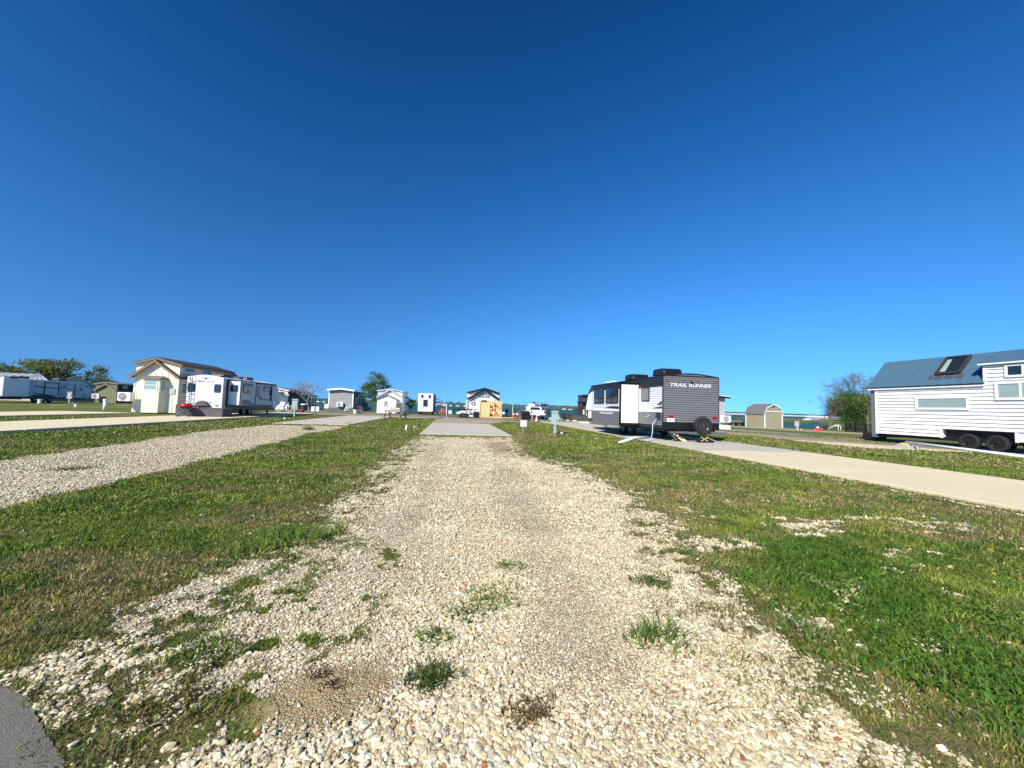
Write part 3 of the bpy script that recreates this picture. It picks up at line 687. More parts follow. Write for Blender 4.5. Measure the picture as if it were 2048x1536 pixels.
riprap = mat('far_riprap', (.50, .48, .44), .9)
def far_strip(name, a, b, n, h, dep, m, seed, jit=.5):
    rs = np.random.default_rng(seed); mb = MB(); a = Vector(a); b = Vector(b); d = (b-a); nrm = Vector((-d.y, d.x, 0)).normalized()
    hh = [h*(1-jit+jit*2*fbm(np.array([i*.35]), np.array([seed*3.1]), 1, 3, 1)[0]*rs.uniform(.8, 1.2)) for i in range(n+1)]
    rows = ((0, 0), (dep*.1, .8), (dep*.3, 1), (dep, .9))
    for i in range(n+1):
        p = a+d*(i/n)
        for o_, k in rows: q = p+nrm*(o_+rs.uniform(-6, 6)*(k > 0)); mb.v.append((q.x, q.y, -1.2+hh[i]*k+(1.2 if k else 0)*0))
    for i in range(n):
        for j in range(3): k = i*4+j; mb.f.append((k, k+4, k+5, k+1))
    return mb.build(name, m)
tag(far_strip('far_wood', (-1500, 1250, 0), (620, 1400, 0), 420, 13.5, 220, farwood, 3), 'far wooded shore reading as one dark green line', 'far wood', kind='stuff')
tag(far_strip('far_bank', (430, 2300, 0), (5200, 3100, 0), 60, 10, 60, riprap, 5, .1), kind='structure')
tag(far_strip('hill_line', (380, 2420, 0), (5400, 3300, 0), 220, 21, 300, farwood, 8, .25), kind='structure')
farw = mat('far_house_wall', (.75, .74, .70), .7)
for k, (px, w_, h_, lb) in enumerate([(636, 12, 6, 'bare tree'), (648, 9, 5, 'grey house'), (863, 10, 5, 'white camper'), (871, 9, 5, 'pavilion roof'), (888, 14, 6, 'white pavilion post'), (901, 10, 6, 'white meter box'), (915, 13, 5, 'gap left of the cabin'), (931, 12, 7, 'cabin wall'), (1128, 14, 6, 'utility pedestal'), (1140, 12, 5, 'railed deck')]):
    p = ay(px, 815, 1240); p.z = -.5; w_ *= .62+.1*(k % 4); h_ *= .5
    t = thing('shore_house', 'tiny pale house on the far shore, in line with the %s' % lb, 'house', p, group='houses on the far shore')
    bx('wall', farw, t, p.x-w_/2, p.y-5, -1, p.x+w_/2, p.y+5, h_)
    MB().prism([(p.x-w_/2-1, h_+.03), (p.x+w_/2+1, h_+.03), (p.x, h_+1.6)], 'y', p.y-6, p.y+6).build('roof', shingle, t)

# ---------------------------------------------------------------- trees
def tree(name, label, px, py, h, spread, nleaf, cols, tr=.16, seed=1, leaf=.14, m=None, depth=4, group=None, low=.3, Y=None, multi=1, zb=0.0, dens=1.0):
    rs = random.Random(seed); p = gp(px, py, zb) if Y is None else ay(px, py, Y); p.z = zb
    t = thing(name, label, 'tree', p, group=group, local=True)
    mb = MB(); tips = []
    def grow(a, d, l, r, k):
        mid = a+d*l*.5+Vector((rs.uniform(-1, 1), rs.uniform(-1, 1), rs.uniform(-.3, .6)))*l*.09
        b = a+d*l; mb.tube([a, mid, b], r, 6 if k < 2 else 4, r*.62)
        if k >= 1: tips.append(mid); tips.append(a.lerp(b, .75)) if k > 1 else None
        if k >= depth: tips.append(b); return
        if k >= 2: tips.append(b)
        for i in range(rs.choice((2, 3, 3)) if k else rs.choice((3, 4))):
            q = d.orthogonal().normalized(); q = Matrix.Rotation(rs.uniform(0, 6.283), 3, d) @ q
            ang = rs.uniform(.35, .85) if k else rs.uniform(.3, .7)
            nd = (d*math.cos(ang)+q*math.sin(ang)*spread); nd.z += .12; nd.normalize()
            grow(b if k or i else b, nd, l*rs.uniform(.62, .85), r*.58, k+1)
            if k == 0 and i: pass
    for i in range(multi):
        a = rs.uniform(0, 6.283); s_ = 0 if multi == 1 else .35
        grow(Vector((math.cos(a)*tr*multi*.6*(multi > 1), math.sin(a)*tr*multi*.6*(multi > 1), -.1)), Vector((math.cos(a)*s_, math.sin(a)*s_, 1)).normalized(), h*low, tr, 0)
    zmax = max(v[2] for v in mb.v); k_ = h/zmax
    mb.v = [(x*k_, y*k_, z*k_) for x, y, z in mb.v]; tips = [q*k_ for q in tips]
    mb.build('trunk', m or bark, t)
    if nleaf:
        rg = np.random.default_rng(seed); tp = np.array([tuple(q) for q in tips]); tp = tp[rg.uniform(size=len(tp)) < dens] if dens < 1 else tp
        c = tp[rg.integers(0, len(tp), nleaf)]+rg.normal(0, leaf*2.2, (nleaf, 3))*np.array([1, 1, .8])
        u = rg.normal(size=(nleaf, 3)); u /= np.linalg.norm(u, axis=1)[:, None]; v = np.cross(u, rg.normal(size=(nleaf, 3))); v /= np.linalg.norm(v, axis=1)[:, None]
        s_ = (leaf*rg.uniform(.5, 1.2, nleaf))[:, None]
        V = np.stack([c-u*s_, c-v*s_*.45, c+u*s_, c+v*s_*.45], 1).reshape(-1, 3)
        Fa = np.arange(nleaf*4).reshape(-1, 4); cc = np.array(cols)[rg.integers(0, len(cols), nleaf)]*rg.uniform(.7, 1.3, (nleaf, 1))
        o = mesh_np('crown', V, Fa, leafm, False, np.repeat(cc, 4, 0)); o.parent = t
    return t
G1 = [(.05, .10, .02), (.08, .14, .03), (.035, .075, .02)]
G2 = [(.15, .22, .09), (.20, .26, .12), (.11, .16, .06)]
G3 = [(.035, .12, .02), (.05, .15, .03)]
OG = [(.13, .17, .04), (.17, .18, .06), (.10, .13, .035)]
TB = 'trees beyond the far left camper'
def crown_tree(name, label, px, top, Y, wd, cz, rz_, ncl, nleaf, cols, leaf=.2, tr=.2, seed=1, m=None, group=None, sig=.17, lean=0.0, trunks=1, py=None, fork=.3):
    rg = np.random.default_rng(seed); p = gp(px, py) if py else ay(px, 800, Y); Y = p.y; p.z = 0.0; h = ay(px, top, Y).z
    t = thing(name, label, 'tree', p, group=group, local=True); R3 = np.array([wd, wd*.9, h*rz_]); ctr = np.array([lean*h*.3, 0, h*cz])
    u = rg.normal(size=(ncl, 3)); u /= np.linalg.norm(u, axis=1)[:, None]; rad = rg.uniform(.25, 1, (ncl, 1))**.5*rg.uniform(.8, 1.12, (ncl, 1))
    c = ctr+u*rad*R3; c = c[c[:, 2] > h*.1]; c[:, 2] = np.minimum(c[:, 2], h*.97); ncl = len(c); mb = MB()
    bases = []
    for k in range(trunks):
        a = 6.28*k/trunks; b0 = Vector((math.cos(a)*tr*1.6*(trunks > 1), math.sin(a)*tr*1.6*(trunks > 1), -.1)); b1 = Vector((ctr[0]*.5+math.cos(a)*wd*.2*(trunks > 1), math.sin(a)*wd*.2*(trunks > 1), h*fork)); b2 = Vector((ctr[0]*1.0+rg.normal()*wd*.12, rg.normal()*wd*.1, h*(.55+.25*rg.uniform())))
        mb.tube([b0, b0.lerp(b1, .5)+Vector(rg.normal(0, tr*.3, 3)), b1, b1.lerp(b2, .5)+Vector(rg.normal(0, wd*.05, 3)), b2], tr, 8, r2=tr*.3); bases.append((b1, b2))
    for k, q in enumerate(c):
        b1, b2 = bases[k % trunks]; f = max(0, min(1, (q[2]-h*fork*1.2)/(h*.6))); a = b1.lerp(b2, f*.9); q = Vector(q); mid = a.lerp(q, .5)+Vector((0, 0, -.04*h))+Vector(rg.normal(0, wd*.04, 3))
        mb.tube([a, mid, q], tr*.3, 5, r2=tr*.06)
        for w in range(3): e = q+Vector(rg.normal(0, wd*sig*1.3, 3)); mb.tube([mid.lerp(q, .6), e], tr*.09, 4, r2=tr*.03)
    mb.build('trunk', m or bark, t)
    wts = rg.uniform(.3, 1.6, ncl); wts /= wts.sum(); ci = rg.choice(ncl, nleaf, p=wts)
    L = c[ci]+rg.normal(0, 1, (nleaf, 3))*wd*sig*np.array([1.15, 1.15, .75]); L[:, 2] = np.maximum(L[:, 2], .1)
    u = rg.normal(size=(nleaf, 3)); u /= np.linalg.norm(u, axis=1)[:, None]; v = np.cross(u, rg.normal(size=(nleaf, 3))); v /= np.linalg.norm(v, axis=1)[:, None]
    s_ = (leaf*rg.uniform(.5, 1.2, nleaf))[:, None]; V = np.stack([L-u*s_, L-v*s_*.45, L+u*s_, L+v*s_*.45], 1).reshape(-1, 3)
    cc = np.array(cols)[rg.integers(0, len(cols), ncl)][ci]*rg.uniform(.7, 1.3, (nleaf, 1))
    o = mesh_np('crown', V, np.arange(nleaf*4).reshape(-1, 4), leafm, False, np.repeat(cc, 4, 0)); o.parent = t
    return t
B = 'broadleaf_tree'
crown_tree(B, 'olive green low tree at the left picture edge behind the metal roof', 2, 726, 90, 4.4, .58, .38, 36, 4500, OG, .24, .3, 11, group=TB)
crown_tree(B, 'tall pale green tree with a ragged top behind the metal roof', 34, 711, 92, 2.8, .62, .38, 24, 2300, G2, .22, .3, 12, sig=.14, group=TB)
crown_tree(B, 'pale green tree second from the left of its row, thin topped', 73, 711, 90, 2.8, .62, .38, 24, 2300, G2, .22, .28, 13, sig=.14, group=TB)
crown_tree(B, 'dense dark green tree in the middle of its row, round crown', 117, 720, 90, 3.7, .56, .42, 40, 5500, OG, .22, .3, 14, group=TB)
crown_tree(B, 'loose light green tree right of the dense dark one, sky showing through', 155, 735, 95, 2.2, .6, .38, 16, 1000, G2, .22, .2, 15, group=TB)
crown_tree(B, 'light green airy tree at the right end of its row above the brown cabin', 188, 729, 96, 2.9, .58, .40, 22, 1900, G2, .22, .2, 16, group=TB)
crown_tree('poplar_tree', 'full green tree rising behind the small house with the letter R', 750, 737, 60, 1.75, .56, .44, 60, 7500, [(.05, .12, .03), (.08, .17, .045), (.13, .20, .07)], .11, .13, 27, sig=.16, py=824, fork=.2)
crown_tree('young_tree', 'small green tree between the house with the letter R and the white camper', 822, 795, 55, .62, .6, .38, 16, 1000, G3, .10, .05, 22, py=826)
tree('bare_tree', 'leafless grey tree by the water left of the grey house', 621, 819.5, 4.6, 1.2, 0, G1, .12, 44, .1, m=palebark, depth=6, low=.25, multi=2)
W_ = [(.20, .19, .13), (.16, .17, .09), (.12, .14, .06)]
tree('twiggy_tree', 'grey twiggy tree leafing out at the left of the waterside group', 1657, 858, 3.9, .7, 1600, [(.22, .24, .12), (.18, .22, .08)], .06, 31, .06, m=bark, depth=6, low=.26, multi=3)
crown_tree('dense_green_tree', 'dense bright green rounded tree in the waterside group', 1700, 778, 30, 2.0, .55, .40, 95, 32000, [(.04, .12, .015), (.065, .16, .025), (.12, .17, .035)], .065, .10, 32, py=859)
tree('tall_thin_tree', 'tall sparse brownish tree above the dense green one', 1718, 855.5, ay(1718, 745, gp(1718, 855.5).y).z, .9, 5000, [(.20, .21, .09), (.16, .19, .06)], .08, 33, .06, m=bark, depth=6, low=.28, multi=2)
crown_tree('leaning_tree', 'olive leafed tree with pale trunks beside the white tiny house', 1742, 762, 30, 1.8, .58, .42, 44, 7000, [(.13, .17, .04), (.18, .20, .06), (.09, .12, .03)], .065, .11, 34, m=palebark, trunks=3, py=862, lean=.3)
crown_tree('shaded_tree', 'darker tree low between the dense green one and the tiny house', 1720, 790, 30, 1.4, .5, .42, 40, 6000, [(.09, .12, .03), (.14, .16, .04)], .065, .10, 35, py=857, trunks=2)

# ---------------------------------------------------------------- small solvers for surveying tall things
def axx(x, y, X):
    d = RM @ _ray(x, y); t = X/d.x; return Vector((X, d.y*t, EYE+d.z*t))
def apl(x, y, P0, N):
    d = RM @ _ray(x, y); P0 = Vector(P0); N = Vector(N); t = (P0-Vector((0, 0, EYE))).dot(N)/d.dot(N); return Vector((0, 0, EYE))+d*t

# ---------------------------------------------------------------- grey and white travel trailer on the right pad
def grey_camper():
    x0, x1, ya, yb = 9.05, 11.72, 15.6, 24.2
    t = thing('travel_trailer', 'dark grey and white travel trailer with extended slide-out and spare wheel on its back bumper', 'travel trailer', (x0, ya, .05))
    prof = [(ya, .60), (ya, 2.93), (yb+.2, 2.85), (yb+.55, 2.66), (yb+.95, 2.3), (yb+1.22, 1.34), (yb+1.0, .85), (yb+.7, .66), (yb-.3, .50)]
    MB().prism(prof, 'x', x0+.015, x1-.015).build('body', trchar, t)
    roof = MB(); n = 10
    arch = [(x0-.02+(x1-x0+.04)*i/n, 2.90+.13*math.sin(math.pi*i/n)) for i in range(n+1)]
    roof.prism(arch+[(x1+.02, 2.86), (x0-.02, 2.86)], 'y', ya-.02, yb+.35).build('roof', blackm, t)
    s = -1
    def side(name, m, y0, y1, z0, z1, X=x0): return MB().lap((X, y1, 0), (0, -1, 0), (-1, 0, 0), [(0, z0), (y1-y0, z0), (y1-y0, z1), (0, z1)], .080, .024).build(name, m, t)
    side('upper_siding', trchar, ya, 17.78, 2.42, 2.86); side('white_siding', trwhite, ya, 17.78, 1.36, 2.42); side('lower_siding', trgrey, ya, 17.78, .72, 1.29)
    bx('stripe', gel, t, x0-.026, ya, 1.29, x0, 17.76, 1.36)
    side('nose_siding', trwhite, 23.3, 24.25, 1.27, 2.5); side('nose_lower', trgrey, 23.3, 24.1, .62, 1.27)
    MB().prism([(24.25, 1.27), (24.25, 2.5), (24.9, 2.32), (25.1, 1.95), (25.36, 1.34), (25.3, 1.27)], 'x', x0-.012, x1+.012).build('nose_cap', gel, t)
    # rear wall
    top = [(i*(x1-x0)/10, 2.86+.13*math.sin(math.pi*i/10)) for i in range(11)]
    MB().lap((x0, ya, 0), X1, -Y1, [(0, .88)]+top+[(x1-x0, .88)], .098, .032).build('rear_wall', trgrey, t)
    bx('rear_skirt', blackm, t, x0, ya-.02, .56, x1, ya, .875)
    for X in (x0-.02, x1-.01): bx('corner_trim', blackm, t, X, ya-.03, .56, X+.03, ya+.03, 2.9)
    MB().prism([(x0, 2.88), (x0+.0, 2.92)]+[(a, b+.012) for a, b in arch[1:-1]]+[(x1, 2.92), (x1, 2.88)]+[(a, b-.025) for a, b in reversed(arch[1:-1])], 'y', ya-.035, ya-.0).build('roof_trim', blackm, t)
    lettering('lettering', 'TRAIL RUNNER', t, (9.37, ya-.034, 2.43), X1, Z1, -Y1, 1.97, .15, gel, .25, .006, .012)
    for u in (.16, .97, 1.32, 1.66, 2.5): bx('marker_light', redlens, t, x0+u-.045, ya-.055, 2.70 if u not in (1.32,) else 2.70, x0+u+.045, ya-.02, 2.745, bevel=.01)
    bx('camera_housing', black, t, x0+1.27, ya-.08, 2.61, x0+1.42, ya-.02, 2.66)
    for u in (.24, 2.35): bx('tail_light', redlens, t, x0+u, ya-.05, 1.06, x0+u+.24, ya-.018, 1.18, bevel=.015)
    pl_ = bx('number_plate', gel, t, x0+.19, ya-.035, .885, x0+.53, ya-.022, 1.045)
    lettering('plate_text', '6871', pl_, (x0+.25, ya-.036, .935), X1, Z1, -Y1, .22, .06, mat('ink', (.15, .15, .2), .6), 0, .003)
    # bumper, spare wheel, steps
    bx('bumper', mat('bumper_grey', (.10, .11, .125), .5), t, x0+.14, ya-.42, .41, x1+.12, ya-.28, .49)
    for u in (.6, 2.0): bx('frame_rail', blackm, t, x0+u, ya-.3, .42, x0+u+.07, yb+1.2, .56)
    MB().bar((x0+1.63, ya-.2, .45), (x0+1.63, ya-.2, .78), .06).build('spare_bracket', blackm, t)
    wheel(t, (x0+1.63, ya-.40, .75), .40, .22, (0, 1, 0), mat('rim_dark', (.12, .12, .12), .35, .8), 'spare_wheel')
    for y in (18.9, 19.75):
        for X in (x0+.18, x1-.18): wheel(t, (X, y, .38), .36, .22)
    bx('wheel_well', black, t, x0+.05, 18.3, .44, x1-.05, 20.3, .6)
    bx('belly', black, t, x0+.1, ya+.1, .48, x1-.1, yb, .62)
    for X, Y, a in ((x0+.35, 15.9, 1), (x1-.45, 15.9, -1), (x0+.4, 23.6, 1), (x1-.5, 23.6, -1)):
        MB().bar((X, Y, .5), (X+.42*a, Y-.1, .06), .05, .03).bar((X+.1*a, Y, .5), (X+.36*a, Y-.1, .06), .035).bx if False else MB().bar((X, Y, .5), (X+.42*a, Y-.1, .10), .05, .03).box(X+.36*a-.08, Y-.2, .05, X+.36*a+.1, Y+.02, .10).build('stabiliser_jack', greyw if a > 0 else mat('jack_metal', (.35, .33, .3), .4, .5), t)
    # slide-out
    sx = 8.07
    sb = MB().box(sx, 17.8, .68, x0+.3, 21.35, 2.66).build('slide_out', trchar, t)
    bx('end_panel', gel, sb, sx+.05, 17.775, .72, x0-.02, 17.8, 2.60)
    MB().box(sx-.02, 17.76, .62, sx+.05, 17.83, 2.7).box(x0-.03, 17.74, .6, x0+.03, 17.82, 2.85).box(sx-.02, 17.76, 2.6, x0, 17.83, 2.68).box(sx-.02, 17.76, .62, x0, 17.83, .71).build('seal', blackm, sb)
    def sl(name, m, z0, z1): MB().lap((sx, 21.35, 0), (0, -1, 0), (-1, 0, 0), [(0, z0), (3.53, z0), (3.53, z1), (0, z1)], .080, .024).build(name, m, sb)
    sl('upper_siding', trchar, 2.38, 2.64); sl('white_siding', trwhite, 1.37, 2.38); sl('lower_siding', trgrey, .55, 1.27)
    bx('stripe', gel, sb, sx-.026, 17.83, 1.27, sx, 21.35, 1.37)
    panel('swoosh', trchar, sb, (sx-.026, 21.35, 0), (0, -1, 0), (-1, 0, 0), [(1.6, 1.43), (3.5, 1.38), (3.5, 1.50), (2.6, 1.52)], .006)
    lettering('lettering', 'TRAIL RUNNER', sb, (sx-.027, 20.36, 1.10), -Y1, Z1, -X1, 1.78, .11, gel, .25, .006, .015)
    window(t, (sx-.026, 21.35, 0), (0, -1, 0), (-1, 0, 0), .17, 1.67, 1.62, 2.52, blackm, glass, .05, .06)
    window(t, (sx-.026, 21.35, 0), (0, -1, 0), (-1, 0, 0), 1.90, 1.67, 3.42, 2.52, blackm, glass, .05, .06)
    for yy in (20.44, 18.66): bx('window_bar', blackm, t, sx-.075, yy, 1.72, sx-.05, yy+.03, 2.47)
    bx('slide_roof', blackm, t, sx-.03, 17.76, 2.66, x0+.02, 21.4, 2.70)
    window(t, (x0-.026, 17.78, 0), (0, -1, 0), (-1, 0, 0), .30, 1.79, 1.08, 2.42, blackm, mat('shade_glass', (.14, .15, .16), .2), .04, .08)
    O = (x0-.026, 17.78, 0); U = (0, -1, 0); N = (-1, 0, 0)
    panel('swoosh', trchar, t, O, U, N, [(1.75, 1.62), (2.12, 1.62), (2.14, 1.8)], .006); panel('swoosh', trchar, t, O, U, N, [(1.35, 1.46), (2.12, 1.46), (2.14, 1.56)], .006)
    panel('swoosh', gel, t, O, U, N, [(.7, 1.02), (.75, 1.06), (1.15, 1.16), (1.1, 1.12)], .006)
    for y in (16.6, 19.6): 
        a = MB(); z = 3.0 if y < 18 else 2.98
        a.prism([(y-.5, z), (y-.42, z+.24), (y-.3, z+.30), (y+.42, z+.30), (y+.52, z+.22), (y+.55, z)], 'x', x0+.35, x0+1.25); q = a.build('roof_air_conditioner', black, t, bevel=.03)
        MB().box(x0+.5, y-.47, z+.05, x0+1.1, y-.44, z+.2).build('grille', blackm, q)
    for y in (16.05, 21.5, 22.3): bx('roof_vent', white if y > 21 else black, t, x0+.2, y, 2.98, x0+.45, y+.3, 3.05)
    bx('outlet_box', black, t, x0-.03, 15.75, .95, x0-.01, 16.15, 1.28); bx('battery_box', gel, t, x0-.05, 24.35, .75, x0+.3, 24.8, 1.22)
    MB().bar((x0+.9, yb+.9, .5), (x0+1.33, yb+2.1, .5), .1).bar((x1-.9, yb+.9, .5), (x0+1.33, yb+2.1, .5), .1).build('hitch_tongue', blackm, t)
    for y in (21.9, 22.35, 22.8): MB().tube([(x0+.1, y, .5), (x0-.02, y-.1, .33), (x0+.1, y-.25, .2), (x0+.2, y, .3)], .03).build('step_frame', blackm, t) if y < 22 else None
    return t
grey_camper()
p = gp(1300, 892)
tag(MB().tube([(9.0, 16.0, 1.0), (8.75, 15.9, .75), (8.66, 15.75, .4), (8.52, 15.6, .14), (8.35, 15.35, .08), (8.15, 15.45, .07)], .022, 8).build('water_hose', hoseblue, smooth=True, loc=(8.52, 15.6, 0)), 'pale blue hose hanging from the back corner of the dark grey trailer', 'hose')
tag(MB().tube([gp(1238, 886), gp(1268, 885)+Vector((0, 0, .183)), gp(1297, 883)+Vector((0, 0, .183))], .06, 10).build('sewer_pipe', pvc, smooth=True, loc=gp(1240, 886)), 'thick white pipe lying on the grass edge beside the dark grey trailer', 'pipe')
random.seed(3); c = gp(1262, 878); pts = [c+Vector((math.cos(i*.7)*(.18+.02*i % .2)*1.4, math.sin(i*.7)*.15, .03+.002*i)) for i in range(32)]
tag(MB().tube(pts, .018, 6).build('coiled_hose', mat('green_hose', (.18, .42, .36), .5), smooth=True, loc=c), 'tangled green and blue hose heaped under the slide-out of the dark grey trailer', 'hose')
t = thing('scissor_jack', 'yellow and black jack stand under the spare wheel of the dark grey trailer', 'jack', (10.75, 15.2, .05))
MB().bar((10.6, 15.2, .10), (10.92, 15.2, .28), .03).bar((10.6, 15.2, .28), (10.92, 15.2, .10), .03).build('arms', yellow, t); bx('base_plate', blackm, t, 10.4, 15.05, .05, 11.1, 15.35, .09); MB().bar((10.9, 15.2, .26), (11.25, 14.95, .08), .03).build('handle', mat('jack_metal', (.35, .33, .3), .4, .5), t)
t = thing('leveling_board', 'tan wooden levelling board leaning under the left back corner of the dark grey trailer', 'board', (9.75, 15.4, .05)); o = t
MB().bar((9.5, 15.5, .36), (9.85, 15.25, .07), .06).build('plank', wood, t); MB().bar((9.72, 15.6, .33), (10.0, 15.3, .07), .05).build('plank', wood, t)

# ---------------------------------------------------------------- white tiny house on wheels, right edge
def tiny_house():
    X0, X2 = 23.5, 25.9; XR = 24.7; Y0, Y2 = 18.3, 8.6
    t = thing('tiny_house', 'white clapboard tiny house on a twin-axle trailer with blue metal roof and skylight', 'tiny house', (X0, Y0, 0))
    U = Vector((0, -1, 0)); N = Vector((-1, 0, 0)); O = (X0, Y0, 0); L_ = Y0-Y2
    bx('frame', blackm, t, X0+.15, Y2, .35, X2-.15, Y0+.1, .52)
    bx('wall_core', offwhite, t, X0, Y2, .9, X2, Y0-.02, 3.0); bx('wall_core', offwhite, t, X0, Y0-2.9, .5, X2, Y0-.02, .9); bx('wall_core', offwhite, t, X0, Y2, .5, X2, Y0-5.4, .9)
    lapm = white
    MB().lap(O, U, N, [(.12, .50), (2.93, .50), (2.93, .90), (.12, .90)],   .170, .050).build('siding', lapm, t)
    MB().lap(O, U, N, [(.12, .915), (4.55, .915), (4.55, 2.96), (.12, 2.96)],   .170, .050).build('siding', lapm, t)
    MB().lap(O, U, N, [(4.55, .915), (L_, .915), (L_, 3.90), (4.55, 3.90)],   .170, .050).build('dormer_siding', lapm, t)
    bx('dormer', offwhite, t, X0, Y2, 2.9, XR+.5, Y0-4.55, 3.92)
    for a, b, c, d in ((0, .12, .47, 2.96), (2.86, 2.96, .47, .95), (4.50, 4.60, 2.96, 3.92)): bx('corner_board', white, t, X0-.055, Y0-b, c, X0+.02, Y0-a, d)
    bx('wheel_arch_trim', white, t, X0-.035, Y0-5.4, .90, X0+.01, Y0-2.96, .98); bx('wheel_arch_trim', white, t, X0-.035, Y0-5.5, .47, X0+.01, Y0-5.4, .98)
    bx('wheel_well', black, t, X0+.25, Y0-5.4, .5, X0+.6, Y0-2.93, .9)
    ex = bx('end_storage', mat('slate_trim', (.13, .155, .17), .7), t, X0+.02, Y0, .28, X2, Y0+.26, 2.9)
    # roof
    sl = Vector((XR-(X0-.12), 0, 4.52-3.04)); k = sl.length; sn = Vector((-sl.z, 0, sl.x)).normalized()
    r = MB(); 
    for (xa, za, xb, zb, ye) in ((X0-.12, 3.04, XR, 4.52, Y0-4.56), (X2+.12, 3.04, XR, 4.52, Y2)):
        r.v += [(xa, Y0+.36, za), (xa, ye, za), (xb, ye, zb), (xb, Y0+.36, zb), (xa, Y0+.36, za-.05), (xa, ye, za-.05), (xb, ye, zb-.05), (xb, Y0+.36, zb-.05)]
        n = len(r.v)-8; r.f += [tuple(n+i for i in q) for q in ((0,1,2,3), (4,7,6,5), (0,3,7,4), (0,4,5,1))]
    ro = r.build('roof', bluemetal, t)
    rb = MB(); y = Y0+.34
    while y > Y2:
        a = Vector((X0-.12, y, 3.04))+sn*.012; b = Vector((XR, y, 4.52))+sn*.012
        if not (y < Y0-4.3): rb.bar(a, b, .035, .05, up=sn)
        y -= .41
    rb.build('standing_seam', bluemetal, ro)
    MB().prism([(XR-.16, 4.36), (XR, 4.56), (XR+.16, 4.36), (XR+.16, 4.33), (XR, 4.52), (XR-.16, 4.33)], 'y', Y2, Y0+.38).build('ridge_cap', bluemetal, ro)
    MB().box(X0-.15, Y0-4.55, 2.985, X0-.10, Y0+.36, 3.035).build('gutter', blackm, ro); MB().box(X0-.13, Y0-4.55, 2.90, X0-.02, Y0+.34, 2.983).build('fascia', white, ro)
    dr = MB(); dr.v += [(X0-.16, Y0-4.38, 3.97), (X0-.16, Y2, 3.97), (XR, Y2, 4.56), (XR, Y0-4.38, 4.56), (X0-.16, Y0-4.38, 3.91), (X0-.16, Y2, 3.91), (XR, Y2, 4.50), (XR, Y0-4.38, 4.50)]
    dr.f += [(0,1,2,3), (4,7,6,5), (0,3,7,4), (0,4,5,1)]; dro = dr.build('dormer_roof', bluemetal, t)
    MB().prism([(X0-.17, 3.84), (X0-.17, 3.905), (XR-.1, 4.48), (XR-.1, 4.41)], 'y', Y0-4.43, Y0-4.39).box(X0-.17, Y2, 3.84, X0-.14, Y0-4.43, 3.905).build('fascia', white, dro)
    # skylight
    P0 = Vector((X0-.12, 0, 3.04)); zz = lambda x, y: (1600+x/4.571, 680+y/4.571)
    cs = [apl(*zz(x, y), P0, sn) for x, y in ((1215, 345), (1405, 332), (1535, 183), (1345, 195))]
    ym = [max(c.y for c in cs), min(c.y for c in cs)]; s0 = .36; s1 = .93
    du = sl.normalized()
    def RP(y, s, h=0): return Vector((X0-.12, y, 3.04))+sl*s+sn*h
    ya_, yb_ = 15.72, 14.85
    fr = MB(); 
    for p, q in (((ya_, s0), (yb_, s0)), ((ya_, s1), (yb_, s1)), ((ya_, s0), (ya_, s1)), ((yb_, s0), (yb_, s1))): fr.bar(RP(*p, .06), RP(*q, .06), .11, .12, up=sn)
    sf = fr.build('skylight', mat('skylight_frame', (.035, .034, .036), .5), t)
    MB().face([RP(ya_, s0, .07), RP(yb_, s0, .07), RP(yb_, s1, .07), RP(ya_, s1, .07)]).build('pane', glass, sf)
    MB().face([RP(ya_-.07, s0+.07, .074), RP(ya_-.30, s0+.07, .074), RP(ya_-.24, s1-.07, .074), RP(ya_-.07, s1-.07, .074)]).build('reflection_strip', blind, sf)  # pale strip over the pane, a green reflection painted as colour
    fl = MB(); fl.face([RP(ya_+.25, s0-.16, .016), RP(yb_-.2, s0-.16, .016), RP(yb_-.2, s0, .016), RP(ya_+.25, s0, .016)]); fl.build('flashing', mat('lead', (.07, .07, .075), .5), sf)
    window(t, (X0-.052, Y0, 0), U, N, 1.92, 1.83, 4.0, 2.47, white, blind, .10, t=.035)
    window(t, (X0-.052, Y0, 0), U, N, 4.87, 2.27, 6.4, 3.06, white, blind, .10, mull=1, t=.035)
    window(t, (X0-.052, Y0, 0), U, N, 5.20, 3.24, 5.80, 3.80, white, glass, .09, t=.035)
    for y in (14.46, 13.52):
        for X in (X0+.16, X2-.16): wheel(t, (X, y, .37), .37, .26, rm=rimb)
    bx('coupler_box', black, t, X0+.2, Y0+.26, .12, X0+1.0, Y0+.9, .45)
    MB().tube([(X0-.05, 12.5, .9), (X0-.25, 12.4, .55), (X0-.4, 12.1, .2)], .02).build('cable', black, t)
tiny_house()
a = gp(1812, 884, .30); b = gp(2110, 921, .12)
tag(MB().tube([a, (a+b)/2, b], .055, 10).build('drain_pipe', pvc, smooth=True, loc=(a.x, a.y, 0)), 'long white drain pipe running along the ground beside the tiny house wheels', 'pipe')
t = thing('pipe_support', 'concrete blocks with a yellow wedge holding the end of the long white pipe', 'block stack', (a.x, a.y, 0))
MB().box(a.x-.3, a.y-.25, 0, a.x+.3, a.y+.25, .14).box(a.x-.2, a.y-.15, .14, a.x+.2, a.y+.2, .2).build('concrete_block', concblock, t); bx('wedge', yellow, t, a.x-.15, a.y-.12, .2, a.x+.15, a.y+.12, .26)

